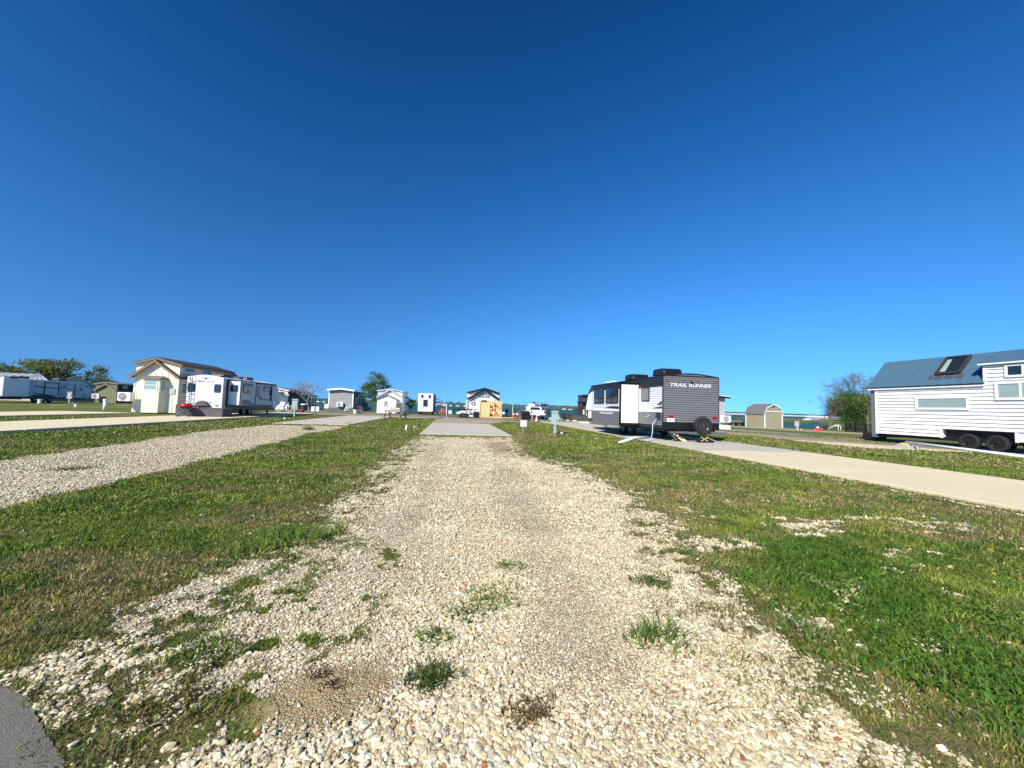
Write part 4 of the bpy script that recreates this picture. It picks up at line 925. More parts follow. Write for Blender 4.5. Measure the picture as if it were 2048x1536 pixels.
# ---------------------------------------------------------------- white camper with the dark side, left
def white_camper():
    x0, x1, ya, yb = -17.5, -15.31, 28.6, 36.2
    t = thing('travel_trailer', 'white travel trailer with big arched back wall, ladder and two slide-outs behind the dark deck', 'travel trailer', (x0, ya, .1))
    prof = [(ya, .62), (ya, 2.66), (yb, 2.66), (yb+.5, 2.45), (yb+.95, 1.6), (yb+.95, 1.0), (yb+.4, .62)]
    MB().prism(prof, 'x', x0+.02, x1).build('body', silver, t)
    arc = [((x1-x0)*i/12, 2.66+.16*math.sin(math.pi*i/12)) for i in range(13)]
    panel('rear_wall', gel, t, (x0, ya, 0), X1, -Y1, [(0, .66)]+[(x1-x0, .66)]+list(reversed(arc)), .05)
    MB().prism([(x0-.01+a, b+.012) for a, b in arc]+[(x1+.01, 2.60), (x0-.01, 2.60)], 'y', ya-.04, yb-.1).build('roof', gel, t)
    Z = ya-.051
    lettering('lettering', 'IMAGINE', t, (-16.85, Z, 2.33), X1, Z1, -Y1, 1.0, .12, mat('ink_grey', (.11, .11, .12), .5), .15, .006, .008)
    sw = MB(); pts = [Vector((-17.0+.6*q, Z-.004, 2.36+.14*math.sin(q*2.2))) for q in [i/8 for i in range(9)]]
    for a, b in zip(pts[:-1], pts[1:]): sw.bar(a, b, .008, .016, up=(0, 1, 0))
    sw.build('swoosh', mat('ink_grey', (.11, .11, .12), .5), t)
    window(t, (x0, Z, 0), X1, -Y1, .06, 1.67, .52, 2.24, blackm, glass, .04, .10, t=.02)
    window(t, (x0, Z, 0), X1, -Y1, 1.66, 1.67, 2.08, 2.24, blackm, glass, .04, .10, t=.02)
    for u in (.14, .95, 1.12, 1.30, 2.05): bx('marker_light', black if u != 1.12 else black, t, x0+u-.04, Z-.03, 2.62 if .9 < u < 1.4 else 2.58, x0+u+.04, Z, 2.66 if .9 < u < 1.4 else 2.61)
    MB().prism([(x0+1.05, 2.58), (x0+1.21, 2.58), (x0+1.13, 2.67)], 'y', Z-.05, Z).build('camera_housing', black, t)
    bx('outlet', black, t, x0+1.45, Z-.02, .95, x0+1.53, Z, 1.02); bx('number_plate', black, t, x0+1.82, Z-.02, .76, x0+2.0, Z, .83)
    ld = MB()
    for u in (-.02, .30): ld.tube([(x0+u+.1, Z-.14, .85), (x0+u+.1, Z-.14, 2.7), (x0+u+.12, Z-.0, 2.88), (x0+u+.12, Z+.2, 2.82)], .018, 6)
    for z in (1.05, 1.35, 1.65, 1.95, 2.25, 2.5): ld.bar((x0+.08, Z-.14, z), (x0+.40, Z-.14, z), .03)
    for z in (1.1, 1.6, 2.3): ld.bar((x0+.08, Z-.14, z), (x0+.08, Z, z), .02).bar((x0+.40, Z-.14, z), (x0+.40, Z, z), .02)
    ld.build('ladder', blackm, t)
    wc = MB().lathe((-16.42, Z-.03, .72), (0, -1, 0), [(0, .40), (.2, .40), (.24, .34), (.25, .1)], 24).build('spare_wheel_cover', mat('cover_brown', (.09, .07, .07), .6), t)
    bx('slide_out', gel, t, x0-.3, ya+.5, .80, x0+.1, ya+4, 2.46)
    # right side, in shade: slide-out near the back, windows, door
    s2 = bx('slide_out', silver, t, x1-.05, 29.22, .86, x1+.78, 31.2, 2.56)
    N = X1; U = Y1
    bx('end_panel', gel, s2, x1+.02, 29.195, .88, x1+.75, 29.22, 2.50)
    bx('seal', blackm, s2, x1-.01, 28.95, .83, x1+.02, 29.19, 2.6); bx('seal', blackm, s2, x1-.01, 29.17, 2.56, x1+.80, 31.25, 2.61); bx('seal', blackm, s2, x1+.75, 29.18, .84, x1+.80, 29.24, 2.56)
    window(s2, (x1, 29.194, 0), X1, -Y1, .12, 1.77, .62, 2.25, blackm, glass, .03, .08, t=.012)
    window(t, (x1+.78, 29.22, 0), U, N, .25, 1.72, 1.5, 2.41, blackm, glass, .05, .1)
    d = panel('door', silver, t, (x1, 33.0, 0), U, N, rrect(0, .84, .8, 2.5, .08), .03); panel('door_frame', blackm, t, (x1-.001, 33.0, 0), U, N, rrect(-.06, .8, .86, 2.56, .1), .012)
    window(d, (x1+.03, 33.0, 0), U, N, .2, 1.5, .6, 2.35, blackm, glass, .04, .1); bx('handle', blackm, d, x1+.03, 33.68, 1.3, x1+.07, 33.76, 1.5)
    window(t, (x1, 34.0, 0), U, N, .2, 1.94, 1.1, 2.44, blackm, glass, .04, .08); window(t, (x1, 35.3, 0), U, N, .0, 1.7, .35, 2.2, blackm, glass, .04, .05)
    bx('awning', blackm, t, x1, 31.0, 2.54, x1+.12, 36.2, 2.66); bx('awning_arm', blackm, t, x1+.02, 35.45, 1.2, x1+.08, 35.55, 2.5); bx('awning_arm', blackm, t, x1+.02, 32.2, 1.0, x1+.08, 32.28, 2.5)
    panel('swoosh', trchar, t, (x1+.002, 32.3, 0), U, N, [(0, 1.0), (.5, 1.35), (2.6, 1.35), (3.6, 1.25), (2.6, 1.28), (.6, 1.28), (.15, .98)], .008)
    panel('swoosh', trgrey, t, (x1+.782, 29.2, 0), U, N, [(.3, .9), (.3, 1.25), (1.1, 1.25), (1.9, .95), (1.9, .9)], .006)
    bx('lower_trim', trchar, t, x1-.02, 29.0, .55, x1+.03, 36.4, .86)
    panel('hatch', gel, t, (x1+.03, 35.9, 0), U, N, rrect(0, .65, .6, 1.15, .04), .01)
    for y in (31.4, 32.3):
        for X in (x0+.15, x1-.1): wheel(t, (X, y, .36), .34, .22)
    bx('belly', black, t, x0+.1, ya+.1, .42, x1-.1, yb+.5, .64)
    for y in (29.9, 33.0): q = MB().prism([(y-.5, 2.74), (y-.35, 3.0), (y+.45, 3.02), (y+.55, 2.74)], 'x', x0+.9, x0+1.7).build('roof_air_conditioner', black, t, bevel=.04)
    for y in (31.6,): bx('roof_vent', black, t, x0+1.2, y, 2.74, x0+1.65, y+.5, 2.95, bevel=.03)
    bx('roof_vent', black, t, x0+1.5, 28.9, 2.74, x0+1.85, 29.3, 2.84, bevel=.03)
    bx('jack', blackm, t, x1-.3, 35.6, .08, x1-.2, 35.7, .6)
    MB().bar((x0+.9, yb+.4, .5), (x0+1.1, yb+2.0, .45), .1).bar((x1-.9, yb+.4, .5), (x0+1.1, yb+2.0, .45), .1).build('hitch_tongue', blackm, t)
white_camper()
def deck():
    t = thing('composite_deck', 'dark brown composite deck box with steps behind the white trailer with the ladder', 'deck', (-17.3, 27.4, .1))
    U, N = X1, -Y1
    for x0, x1, y0, z1 in ((-17.32, -16.02, 27.4, .80), (-16.02, -14.6, 27.38, .66)):
        bx('deck_core', deckm, t, x0+.02, y0+.02, .1, x1-.02, 28.45, z1-.03)
        MB().lap((x0, y0, 0), U, N, [(0, .1), (x1-x0, .1), (x1-x0, z1-.03), (0, z1-.03)], .14, .012).build('skirt_board', deckm, t)
        bx('deck_top', mat('deck_top', (.13, .12, .12), .6), t, x0-.03, y0-.05, z1-.03, x1+.02, 28.48, z1)
        MB().lap((x1, y0, 0), Y1, X1, [(0, .1), (1.05, .1), (1.05, z1-.03), (0, z1-.03)], .14, .012).build('skirt_board', deckm, t)
deck()
t = thing('folding_grill', 'red portable grill on a black folding stand in front of the deck box', 'grill', (-16.4, 26.9, .1))
MB().lathe((-16.42, 26.9, .70), Z1, [(0, .28), (.05, .34), (.12, .33), (.20, .24), (.23, .08)], 20).build('lid', redp, t, smooth=True)
MB().lathe((-16.42, 26.9, .70), -Z1, [(0, .33), (.1, .28), (.14, .1)], 20).build('firebox', black, t); MB().box(-16.86, 26.7, .80, -16.6, 27.1, .86).build('side_shelf', redp, t)
MB().bar((-16.8, 26.7, .11), (-16.1, 26.7, .62), .03).bar((-16.8, 26.7, .62), (-16.1, 26.7, .11), .03).bar((-16.8, 27.1, .11), (-16.1, 27.1, .62), .03).bar((-16.8, 27.1, .62), (-16.1, 27.1, .11), .03).bar((-16.8, 26.7, .11), (-16.8, 27.1, .11), .03).build('folding_stand', blackm, t)
MB().lathe((-16.1, 26.66, .16), Y1, [(0, .06), (.05, .06)], 12).build('wheel', rubber, t)

# ---------------------------------------------------------------- gabled park homes
def rake(mb, x0, z0, x1, z1, y0, y1, th):
    mb.v += [(x0, y0, z0), (x1, y0, z1), (x1, y1, z1), (x0, y1, z0), (x0, y0, z0-th), (x1, y0, z1-th), (x1, y1, z1-th), (x0, y1, z0-th)]
    n = len(mb.v)-8; mb.f += [tuple(n+i for i in q) for q in ((0,1,2,3), (4,7,6,5), (0,4,5,1), (1,5,6,2), (2,6,7,3), (3,7,4,0))]
def park_home(name, label, x0, x1, Y, zb, eave, apex, dl, da, L_, wall, roofm, trim, side=None, vert=True, ov=.25, group=None, th=.16, loft=(.5, .66), extra=None, cat='house', xm=None):
    side = side or wall; t = thing(name, label, cat, (x0, Y, zb), group=group); xm = xm or (x0+x1)/2; w_ = x1-x0
    core = MB().prism([(x0+.02, zb), (x1-.02, zb), (x1-.02, eave-.02), (xm, apex-.1), (x0+.02, eave-.02)], 'y', Y+.02, Y+L_).build('wall', side, t)
    MB().lap((x0, Y, 0), X1, -Y1, [(0, zb), (w_, zb), (w_, eave), (xm-x0, apex-.03), (0, eave)], .40 if vert else .16, .022 if vert else .016, vert).build('front_siding', wall, t)
    MB().lap((x1, Y, 0), Y1, X1, [(0, zb), (L_, zb), (L_, eave-.02), (0, eave-.02)], .40 if vert else .16, .02, vert).build('side_siding', side, t)
    MB().lap((x0, Y+L_, 0), -Y1, -X1, [(0, zb), (L_, zb), (L_, eave-.02), (0, eave-.02)], .40 if vert else .16, .02, vert).build('side_siding', side, t)
    for X in (x0-.02, x1-.07): bx('corner_board', trim if trim is not woodedge else wall, t, X, Y-.03, zb, X+.09, Y+.02, eave-.05)
    r = MB(); sl = (apex-eave)/(w_/2)
    rake(r, x0-ov, eave-ov*sl+.06, xm, apex+.06, Y-.28, Y+L_+.25, .06); rake(r, x1+ov, eave-ov*sl+.06, xm, apex+.06, Y-.28, Y+L_+.25, .06); ro = r.build('roof', roofm, t)
    f = MB(); rake(f, x0-ov, eave-ov*sl-.003, xm, apex-.003, Y-.31, Y-.27, th); rake(f, x1+ov, eave-ov*sl-.003, xm, apex-.003, Y-.31, Y-.27, th); f.build('fascia', trim, ro)
    if dl:
        ly0, ly1 = Y+.035, Y+loft[0]+L_*loft[1]
        MB().prism([(x0+.01, eave-.3), (x1-.01, eave-.3), (x1-.01, dl-.02), (xm, da-.05), (x0+.01, dl-.02)], 'y', ly0, ly1).build('loft_wall', wall, t)
        MB().lap((x1-.005, ly0, 0), Y1, X1, [(0, eave), (ly1-ly0, eave), (ly1-ly0, dl-.03), (0, dl-.03)], .40 if vert else .16, .02, vert).build('loft_siding', side, t)
        r = MB(); s2 = (da-dl)/(w_/2)
        rake(r, x0-ov, dl-ov*s2+.06, xm, da+.06, ly0-.16, ly1+.2, .06); rake(r, x1+ov, dl-ov*s2+.06, xm, da+.06, ly0-.16, ly1+.2, .06); q = r.build('loft_roof', roofm, t)
        f = MB(); rake(f, x0-ov, dl-ov*s2-.003, xm, da-.003, ly0-.20, ly0-.163, th*.75); rake(f, x1+ov, dl-ov*s2-.003, xm, da-.003, ly0-.20, ly0-.163, th*.75); f.box(x1+ov-.02, ly0-.16, dl-ov*s2-th*.9, x1+ov+.01, ly1+.2, dl-ov*s2-.003).build('fascia', trim, q)
    return t
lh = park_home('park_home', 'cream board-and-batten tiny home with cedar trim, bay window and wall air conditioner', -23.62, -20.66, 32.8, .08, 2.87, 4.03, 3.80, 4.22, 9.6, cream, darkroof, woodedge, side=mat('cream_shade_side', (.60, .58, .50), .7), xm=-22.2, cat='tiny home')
# bay window with its own little cedar roof, on a chase down to the ground
bay = MB().prism([(-22.92, 32.78), (-21.42, 32.78), (-21.62, 32.32), (-22.72, 32.32)], 'z', .08, 2.55).build('bay_window', cream, lh)
MB().prism([(-23.02, 32.79), (-21.32, 32.79), (-21.52, 32.2), (-22.82, 32.2)], 'z', 2.55, 2.66).build('bay_eave', woodedge, bay)
rb = MB(); A = [(-23.02, 32.79, 2.66), (-22.82, 32.2, 2.66), (-21.52, 32.2, 2.66), (-21.32, 32.79, 2.66)]; B = [(-22.7, 32.79, 2.84), (-21.64, 32.79, 2.84)]
rb.face([A[0], A[1], B[0]]).face([A[1], A[2], B[1], B[0]]).face([A[2], A[3], B[1]]); rb.build('bay_roof', shingle, bay)
window(lh, (-22.72, 32.318, 0), X1, -Y1, .05, 1.72, .98, 2.52, creamtrim, blind, .07, rail=1)
U_ = Vector((.2, .46, 0)).normalized(); N_ = Vector((U_.y, -U_.x, 0)); O_ = Vector((-21.62, 32.32, 0))+N_*.004
panel('window', creamtrim, lh, O_, U_, N_, [(.04, 1.65), (.46, 1.65), (.46, 2.52), (.04, 2.52)], .02); panel('pane', blind, lh, O_+N_*.02, U_, N_, [(.09, 1.72), (.41, 1.72), (.41, 2.46), (.09, 2.46)], .008)
split_ac(lh, (-24.05, 32.35, .9), .82, .62, .38, .33); bx('meter_panel', mat('panel_grey', (.45, .45, .42), .5), lh, -21.2, 32.74, 1.52, -20.86, 32.78, 1.92)
bx('junction_box', mat('panel_grey', (.45, .45, .42), .5), lh, -22.98, 32.68, 1.28, -22.75, 32.78, 1.44); MB().tube([(-22.9, 32.7, 1.28), (-22.95, 32.68, 1.1), (-23.2, 32.5, 1.0)], .02).build('cable', white, lh)
for y0 in (33.28, 35.52): window(lh, (-20.66+.02, y0, 0), Y1, X1, 0, 3.24, 1.15, 3.62, creamtrim, glass, .05, mull=1)
window(lh, (-20.66+.02, 33.1, 0), Y1, X1, 0, 1.5, .7, 2.4, creamtrim, glass, .06, rail=1); bx('porch_roof', darkroof, lh, -20.7, 32.6, 2.82, -20.1, 34.0, 2.92)

# the green one far left, same kind of home
def at_home(pxl, pxr, Y, pye, pya, pdl, pda):
    m = (pxl+pxr)/2; a = ay(pxl, pye, Y); b = ay(pxr, pye, Y); return a.x, b.x, (a.z+b.z)/2, ay(m, pya, Y).z, ay(m, pdl, Y).z if pdl else None, ay(m, pda, Y).z if pda else None
x0, x1, e, a_, d_, da = at_home(192, 234, 72, 779, 767, 767.6, 765.2)
t = park_home('park_home', 'small olive green gabled cabin with its side coloured dark as in shade', x0, x1, 72, -.05, e, a_, a_+.0, a_+.25, 11, olive, shingle, woodedge, side=darkgreen, cat='tiny home', ov=.2, th=.22)  # side walls take a near-black green, their shade put into the colour
split_ac(t, (x0+.1, 71.6, ay(200, 797, 72).z), 1.0, .75, .4, .4)
for k in range(4): window(t, (x1+.022, 72, 0), Y1, X1, 1+k*2.2, a_-1.2+.5, 2+k*2.2, a_-.25, white, glass, .1)
for k in range(3): window(t, (x1+.022, 72, 0), Y1, X1, 1.5+k*2.0, 1.3, 2.7+k*2.0, 1.9, white, glass, .1)
x0, x1, e, a_, _, _ = at_home(150, 194, 80, 778, 768, None, None)
park_home('cabin', 'dark brown cabin with a shingled roof between the shaded camper and the olive cabin', x0, x1, 80, -.05, e, a_+.3, None, None, 7, brown, shingle, white, cat='cabin', ov=.3)
# white gabled house with slate side, behind the white camper
Xr = ay(575, 800, 60).x
t = park_home('park_home', 'white gabled house with slate blue shaded side behind the white trailer with the ladder', Xr-3.9, Xr, 60, -.05, ay(575, 788, 60).z, ay(556, 779, 60).z+.2, ay(575, 780, 60).z, ay(560, 774.5, 60).z, 8, white, shingle, white, side=darkblue, vert=False, cat='house')
for k in range(2): window(t, (Xr+.022, 61.3+k*1.6, 0), Y1, X1, 0, ay(575, 784.5, 60).z, .9, ay(575, 781.5, 60).z, white, glass, .08)
for y in (69, 70.3, 71.6): bx('porch_post', darkblue, t, Xr-.1, y, -.05, Xr+.02, y+.12, ay(575, 790, 60).z)
rf = MB(); rake(rf, Xr+.3, ay(575, 789, 60).z, Xr-1.7, ay(560, 776, 60).z, 68, 72, .1); rf.build('porch_roof', shingle, t); bx('porch_deck', darkblue, t, Xr-3, 68, -.05, Xr, 72, .6); bx('railing', darkblue, t, Xr-.03, 68.2, 1.1, Xr, 72, 1.16)
for X in (Xr-1.6, Xr-.75): bx('porch_post', white, t, X, 58.6, -.05, X+.14, 58.75, 2.3)
bx('front_porch_roof', shingle, t, Xr-3.4, 58.4, 2.3, Xr-.5, 60, 2.45)
# grey house with white trim
def grey_house():
    x0, x1, Y = -18.0, -14.55, 60; t = thing('park_home', 'square grey sided house front with white trim, wall air conditioner and dark porch side', 'house', (x0, Y, 0))
    Lb = 6.6; MB().prism([(x0, .02), (x1, .02), (x1, 2.98), ((x0+x1)/2, 3.16), (x0, 2.98)], 'y', Y+.02, Y+Lb).build('wall', darkblue, t)
    MB().lap((x0, Y, 0), X1, -Y1, [(.1, .46), (3.35, .46), (3.35, 2.95), (1.72, 3.1), (.1, 2.95)], .2, .03).build('front_siding', greyside, t)
    bx('skirting', greyskirt, t, x0-.02, Y-.06, -.05, x1+.02, Y, .45)
    for X in (x0-.02, x1-.14): bx('corner_board', white, t, X, Y-.05, .45, X+.16, Y, 2.95)
    r = MB(); xm = (x0+x1)/2; rake(r, x0-.2, 3.12, xm, 3.34, Y-.35, Y+8.4, .05); rake(r, x1+.2, 3.12, xm, 3.34, Y-.35, Y+8.4, .05); q = r.build('roof', darkroof, t)
    f = MB(); rake(f, x0-.2, 3.15, xm, 3.37, Y-.42, Y-.36, .24); rake(f, x1+.2, 3.15, xm, 3.37, Y-.42, Y-.36, .24); f.build('fascia', white, q)
    split_ac(t, (-16.72, Y-.1, .66), .86, .6, .4, .3)
    bx('porch_deck', darkblue, t, x0, Y+Lb, -.05, x1, 73, .5)
    for y in (67.2, 68.3): bx('porch_post', darkblue, t, x1-.14, y, .5, x1, y+.12, 3.0)
    for y in (61.2, 62.6, 64.2): window(t, (x1+.004, y, 0), Y1, X1, 0, 1.0, .6, 2.1, white, glass, .06)
    bx('door', mat('ochre_curtain', (.25, .22, .05), .8), t, x1, 65.2, .5, x1+.05, 66.0, 2.6)
    rl = MB().box(x1-.05, Y+Lb, 1.35, x1, 73, 1.42)
    for k in range(34): rl.box(x1-.04, Y+Lb+.1+k*.19, .5, x1-.015, Y+Lb+.13+k*.19, 1.36)
    rl.build('railing', darkblue, t)
grey_house()
# white house with the letter R
t = park_home('park_home', 'white gabled tiny house with a dark letter R on its entry gable', -10.2, -6.9, 55, -.05, 2.3, 3.30, 3.05, 3.38, 8, white, darkroof, white, vert=False, cat='tiny house', side=offwhite, th=.12, ov=.12)
en = MB().prism([(-9.95, -.05), (-7.52, -.05), (-7.52, 1.9), (-8.73, 2.42), (-9.95, 1.9)], 'y', 53.6, 55).build('entry', white, t)
r = MB(); rake(r, -10.1, 1.90, -8.73, 2.50, 53.4, 55, .05); rake(r, -7.36, 1.90, -8.73, 2.50, 53.4, 55, .05); r.build('entry_roof', greyside, t)
lettering('letter', 'R', t, (-9.0, 53.59, .83), X1, Z1, -Y1, .5, .78, mat('ink', (.15, .15, .2), .6), 0, .01, .02)
# cabin with thick black fascia
t = park_home('park_home', 'white sided cabin with thick black roof edges and two slanted gable windows', 1.88, 5.74, 48, -.05, 2.30, 3.46, 3.02, 3.58, 8, offwhite, blackm, blackm, vert=False, cat='cabin', th=.20, xm=3.92, ov=.06, side=offwhite)
for s_, nm in ((-1, 'w'), (1, 'w')):
    xs = 3.92+s_*.08; xe = 3.92+s_*.62; po = [(xs, 2.42), (xe, 2.42), (xe, 2.72), (xs, 3.02)]
    if s_ < 0: po = po[::-1]
    f = MB().prism(po, 'y', 47.95, 47.98).build('window', blackm, t)
    c = (sum(p[0] for p in po)/4, sum(p[1] for p in po)/4); pi = [(c[0]+(a-c[0])*.78, c[1]+(b-c[1])*.82) for a, b in po]; MB().prism(pi, 'y', 47.94, 47.949).build('pane', blind, f)
bx('wall_lamp', black, t, 2.52, 47.85, 2.05, 2.60, 47.98, 2.22); bx('wall_lamp', black, t, 5.2, 47.85, 2.05, 5.28, 47.98, 2.15)
# metal ornament on the wall: a leafy twist
mo = MB(); rs_ = random.Random(2)
for k in range(9): 
    a = k*.7; c = (2.55+.16*math.cos(a), 47.95, 1.62+.14*math.sin(a)); mo.bar(c, (c[0]+.16*math.cos(a+.9), 47.95, c[2]+.13*math.sin(a+.9)), .07, .02, up=(0, 1, 0))
mo.build('wall_ornament', black, t)
# dark cabin left of the trailer, its deck and railing
t = park_home('cabin', 'dark two-level cabin half hidden at the nose of the dark grey trailer', 15.25, 18.2, 44, -.05, 2.2, 2.6, 3.0, 3.15, 1.8, mat('dark_cabin', (.05, .045, .043), .7), darkroof, blackm, vert=True, cat='cabin', th=.14, ov=.12)
bx('door', white, t, 15.7, 43.93, .6, 15.95, 43.98, 2.0); bx('meter_box', white, t, 15.3, 43.9, .7, 15.5, 43.98, 1.3)
t = thing('timber_deck', 'charcoal timber deck with black railing beside the dark cabin', 'deck', (13.9, 43, 0))
MB().lap((13.9, 43, 0), X1, -Y1, [(0, -.05), (3.2, -.05), (3.2, .55), (0, .55)], .14, .012).build('skirt_board', deckm, t); bx('deck_top', deckm, t, 13.88, 43.02, .3, 17.1, 44, .6)
rl = MB().box(13.95, 43.05, 1.34, 15.2, 43.1, 1.4)
for k in range(11): rl.box(13.95+k*.12, 43.06, .6, 13.97+k*.12, 43.08, 1.34)
rl.build('railing', blackm, t)
# grey sided house behind the trailer's right corner
t = thing('park_home', 'pale grey sided house with white sloped roof edge behind the dark grey trailer', 'house', (19.9, 30.3, 0))
bx('wall', greyside, t, 19.9, 30.32, .02, 23.38, 37, 2.70)
MB().lap((19.9, 30.3, 0), X1, -Y1, [(0, .3), (3.48, .3), (3.48, 2.68), (0, 2.95)], .15, .02).build('front_siding', mat('pale_grey_siding', (.42, .43, .44), .65), t)
r = MB(); rake(r, 19.5, 3.12, 23.78, 2.80, 29.9, 37.3, .05); q = r.build('roof', white, t); f = MB(); rake(f, 19.5, 3.07, 23.7, 2.745, 29.95, 30.3, .1); f.build('soffit', blackm, q)
split_ac(t, (22.85, 30.2, .58), .78, .58, .35, .3)
bx('steps', white, t, 22.7, 29.5, 0, 23.3, 30.2, .35)
# shed with a barn roof
t = thing('garden_shed', 'khaki barn-roofed garden shed with white trim on the lake side', 'shed', (32.35, 36, 0))
gb = [(32.35, 0), (34.5, 0), (34.5, 1.45), (34.22, 2.06), (33.44, 2.46), (32.63, 2.06), (32.35, 1.45)]
MB().prism(gb, 'y', 36, 38.6).build('wall', sage, t)
r = MB(); O4 = [(32.28, 1.40), (32.58, 2.10), (33.44, 2.53), (34.28, 2.10), (34.57, 1.40)]
for (a, b), (c, d) in zip(O4[:-1], O4[1:]): rake(r, a, b, c, d, 35.95, 38.66, .04)
ro = r.build('roof', shingle, t)
f = MB()
for (a, b), (c, d) in zip(O4[:-1], O4[1:]): rake(f, a+.01*(33.44-a), b-.02, c+.01*(33.44-c), d-.02, 35.9, 35.945, .09)
f.build('fascia', white, ro)
for X in (32.33, 34.42): bx('corner_board', white, t, X, 35.95, 0, X+.1, 35.995, 1.42)
bx('corner_board', white, t, 32.30, 38.5, 0, 32.345, 38.6, 1.42); bx('trim_band', white, t, 32.43, 35.95, 1.66, 34.42, 35.99, 1.74); bx('gable_vent', black, t, 33.34, 35.96, 2.12, 33.56, 35.99, 2.22)

# ---------------------------------------------------------------- far left: shaded camper, its lit neighbour, metal roofed building
def far_camper():
    x1, ya, yb = -53.8, 56.0, 66.0; x0 = x1-2.6
    t = thing('travel_trailer', 'long silver travel trailer with dark window bands, seen in shade at the far left', 'travel trailer', (x0, ya, 0))
    MB().prism([(ya, .75), (ya, 2.86), (yb-.8, 2.92), (yb+.2, 2.62), (yb+.9, 1.95), (yb+.9, 1.0), (yb+.4, .75)], 'x', x0, x1).build('body', mat('silver_panel', (.62, .62, .60), .4), t)
    bx('rear_wall', gel, t, x0, ya-.03, .75, x1, ya, 2.88); MB().prism([(ya-.05, 2.87), (ya-.05, 2.97), (yb-.8, 3.02), (yb+.2, 2.74), (yb+.1, 2.64), (yb-.8, 2.92)], 'x', x0-.02, x1+.06).build('roof', gel, t)
    N, U, O = X1, Y1, (x1, ya, 0)
    P = lambda nm, m, po, th=.02: panel(nm, m, t, O, U, N, po, th)
    for a, b in ((1.75, 1.95), (4.05, 4.25), (5.95, 6.1), (8.25, 8.4)): P('dark_trim', trchar, [(a, .8 if a < 5 else 1.0), (b, .8 if a < 5 else 1.0), (b, 2.75), (a, 2.75)])
    P('dark_band', trchar, [(2.0, 2.1), (4.1, 1.95), (9.8, 1.75), (8.3, 1.85), (4.1, 2.12), (2.0, 2.25)], .012); P('dark_band', trchar, [(4.2, 2.62), (6.1, 2.62), (6.1, 2.72), (4.2, 2.72)]); P('swoosh', trchar, [(2.0, 1.4), (5.8, .95), (5.6, .9), (3.6, 1.05)], .014)
    P('swoosh', trchar, [(8.6, 2.75), (10.3, 2.45), (10.2, 2.3)], .012)
    for a in (2.1, 6.4): d = P('door', trchar, rrect(a-.04, .82, a+.86, 2.66, .08), .016); panel('door_panel', silver, d, (x1+.016, ya, 0), U, N, rrect(a, .86, a+.82, 2.62, .07), .01)
    P('hatch', trchar, rrect(.18, .9, 1.42, 2.05, .05), .014); P('hatch', silver, rrect(.23, .95, 1.37, 2.0, .05), .02); P('window', glass, rrect(.8, 2.25, 1.35, 2.6, .08), .03); P('window', glass, rrect(6.6, 1.95, 7.05, 2.45, .05), .04); P('window', glass, rrect(9.1, 1.8, 9.5, 2.25, .05), .03)
    P('hatch', trchar, rrect(9.6, .9, 10.3, 1.3, .05), .02); P('hatch', silver, rrect(9.65, .95, 10.25, 1.25, .04), .03)
    for y in (59.2, 60.2, 61.1): wheel(t, (x1-.15, y, .42), .40, .25)
    MB().prism([(58.2, .5), (58.8, 1.0), (61.4, 1.0), (62, .5)], 'x', x1-.05, x1+.03).build('fender', black, t); bx('belly', black, t, x0+.1, ya+.2, .45, x1-.02, yb, .8)
    for y in (58.5, 63.5): bx('roof_air_conditioner', black, t, x1-1.7, y-.6, 2.95, x1-.8, y+.6, 3.35, bevel=.08)
far_camper()
t = thing('travel_trailer', 'sunlit white camper cut off by the left picture edge', 'travel trailer', (-62, 54, 0))
a = ay(0, 752, 53); bx('body', gel, t, a.x-6, 53, .75, ay(15, 770, 53).x-.4, 55.8, 2.95, bevel=.08); bx('roof_vent', black, t, a.x-.2, 53.6, 2.95, a.x+.6, 54.4, 3.15, bevel=.04); bx('belly', black, t, a.x-5.5, 53.2, .4, a.x, 55.5, .75)
wheel(t, (a.x-.5, 53.2, .4), .38, .25, (0, 1, 0))
a = ay(-120, 741, 74); b = ay(78, 748, 74); e = ay(104, 766, 70)
t = thing('metal_building', 'long building with a shiny ribbed metal roof behind the shaded camper', 'building', (e.x, 70, 0))
bx('wall', mat('tan_metal', (.45, .42, .36), .6), t, a.x, 70.3, -.1, e.x-.3, 77.7, e.z-.05)
r = MB(); zr = b.z
for (y0, y1) in ((70, 74), (78, 74)): r.face([(a.x, y0, e.z), (e.x, y0, e.z), (b.x+.2, y1, zr), (a.x, y1, zr)])
ro = r.build('roof', steelroof, t); rr = MB()
X = a.x
while X < e.x-.3:
    kx = min(X, b.x+.1); rr.bar((X, 70, e.z+.03), (kx, 73.98, zr+.03), .14, .06); X += 1.1
rr.build('roof_rib', mat('rib_grey', (.35, .37, .40), .5, .3), ro)
MB().prism([(70, e.z-.12), (74, zr-.12), (78, e.z-.12)], 'x', e.x-.35, e.x-.3).build('gable', mat('tan_metal', (.45, .42, .36), .6), t)

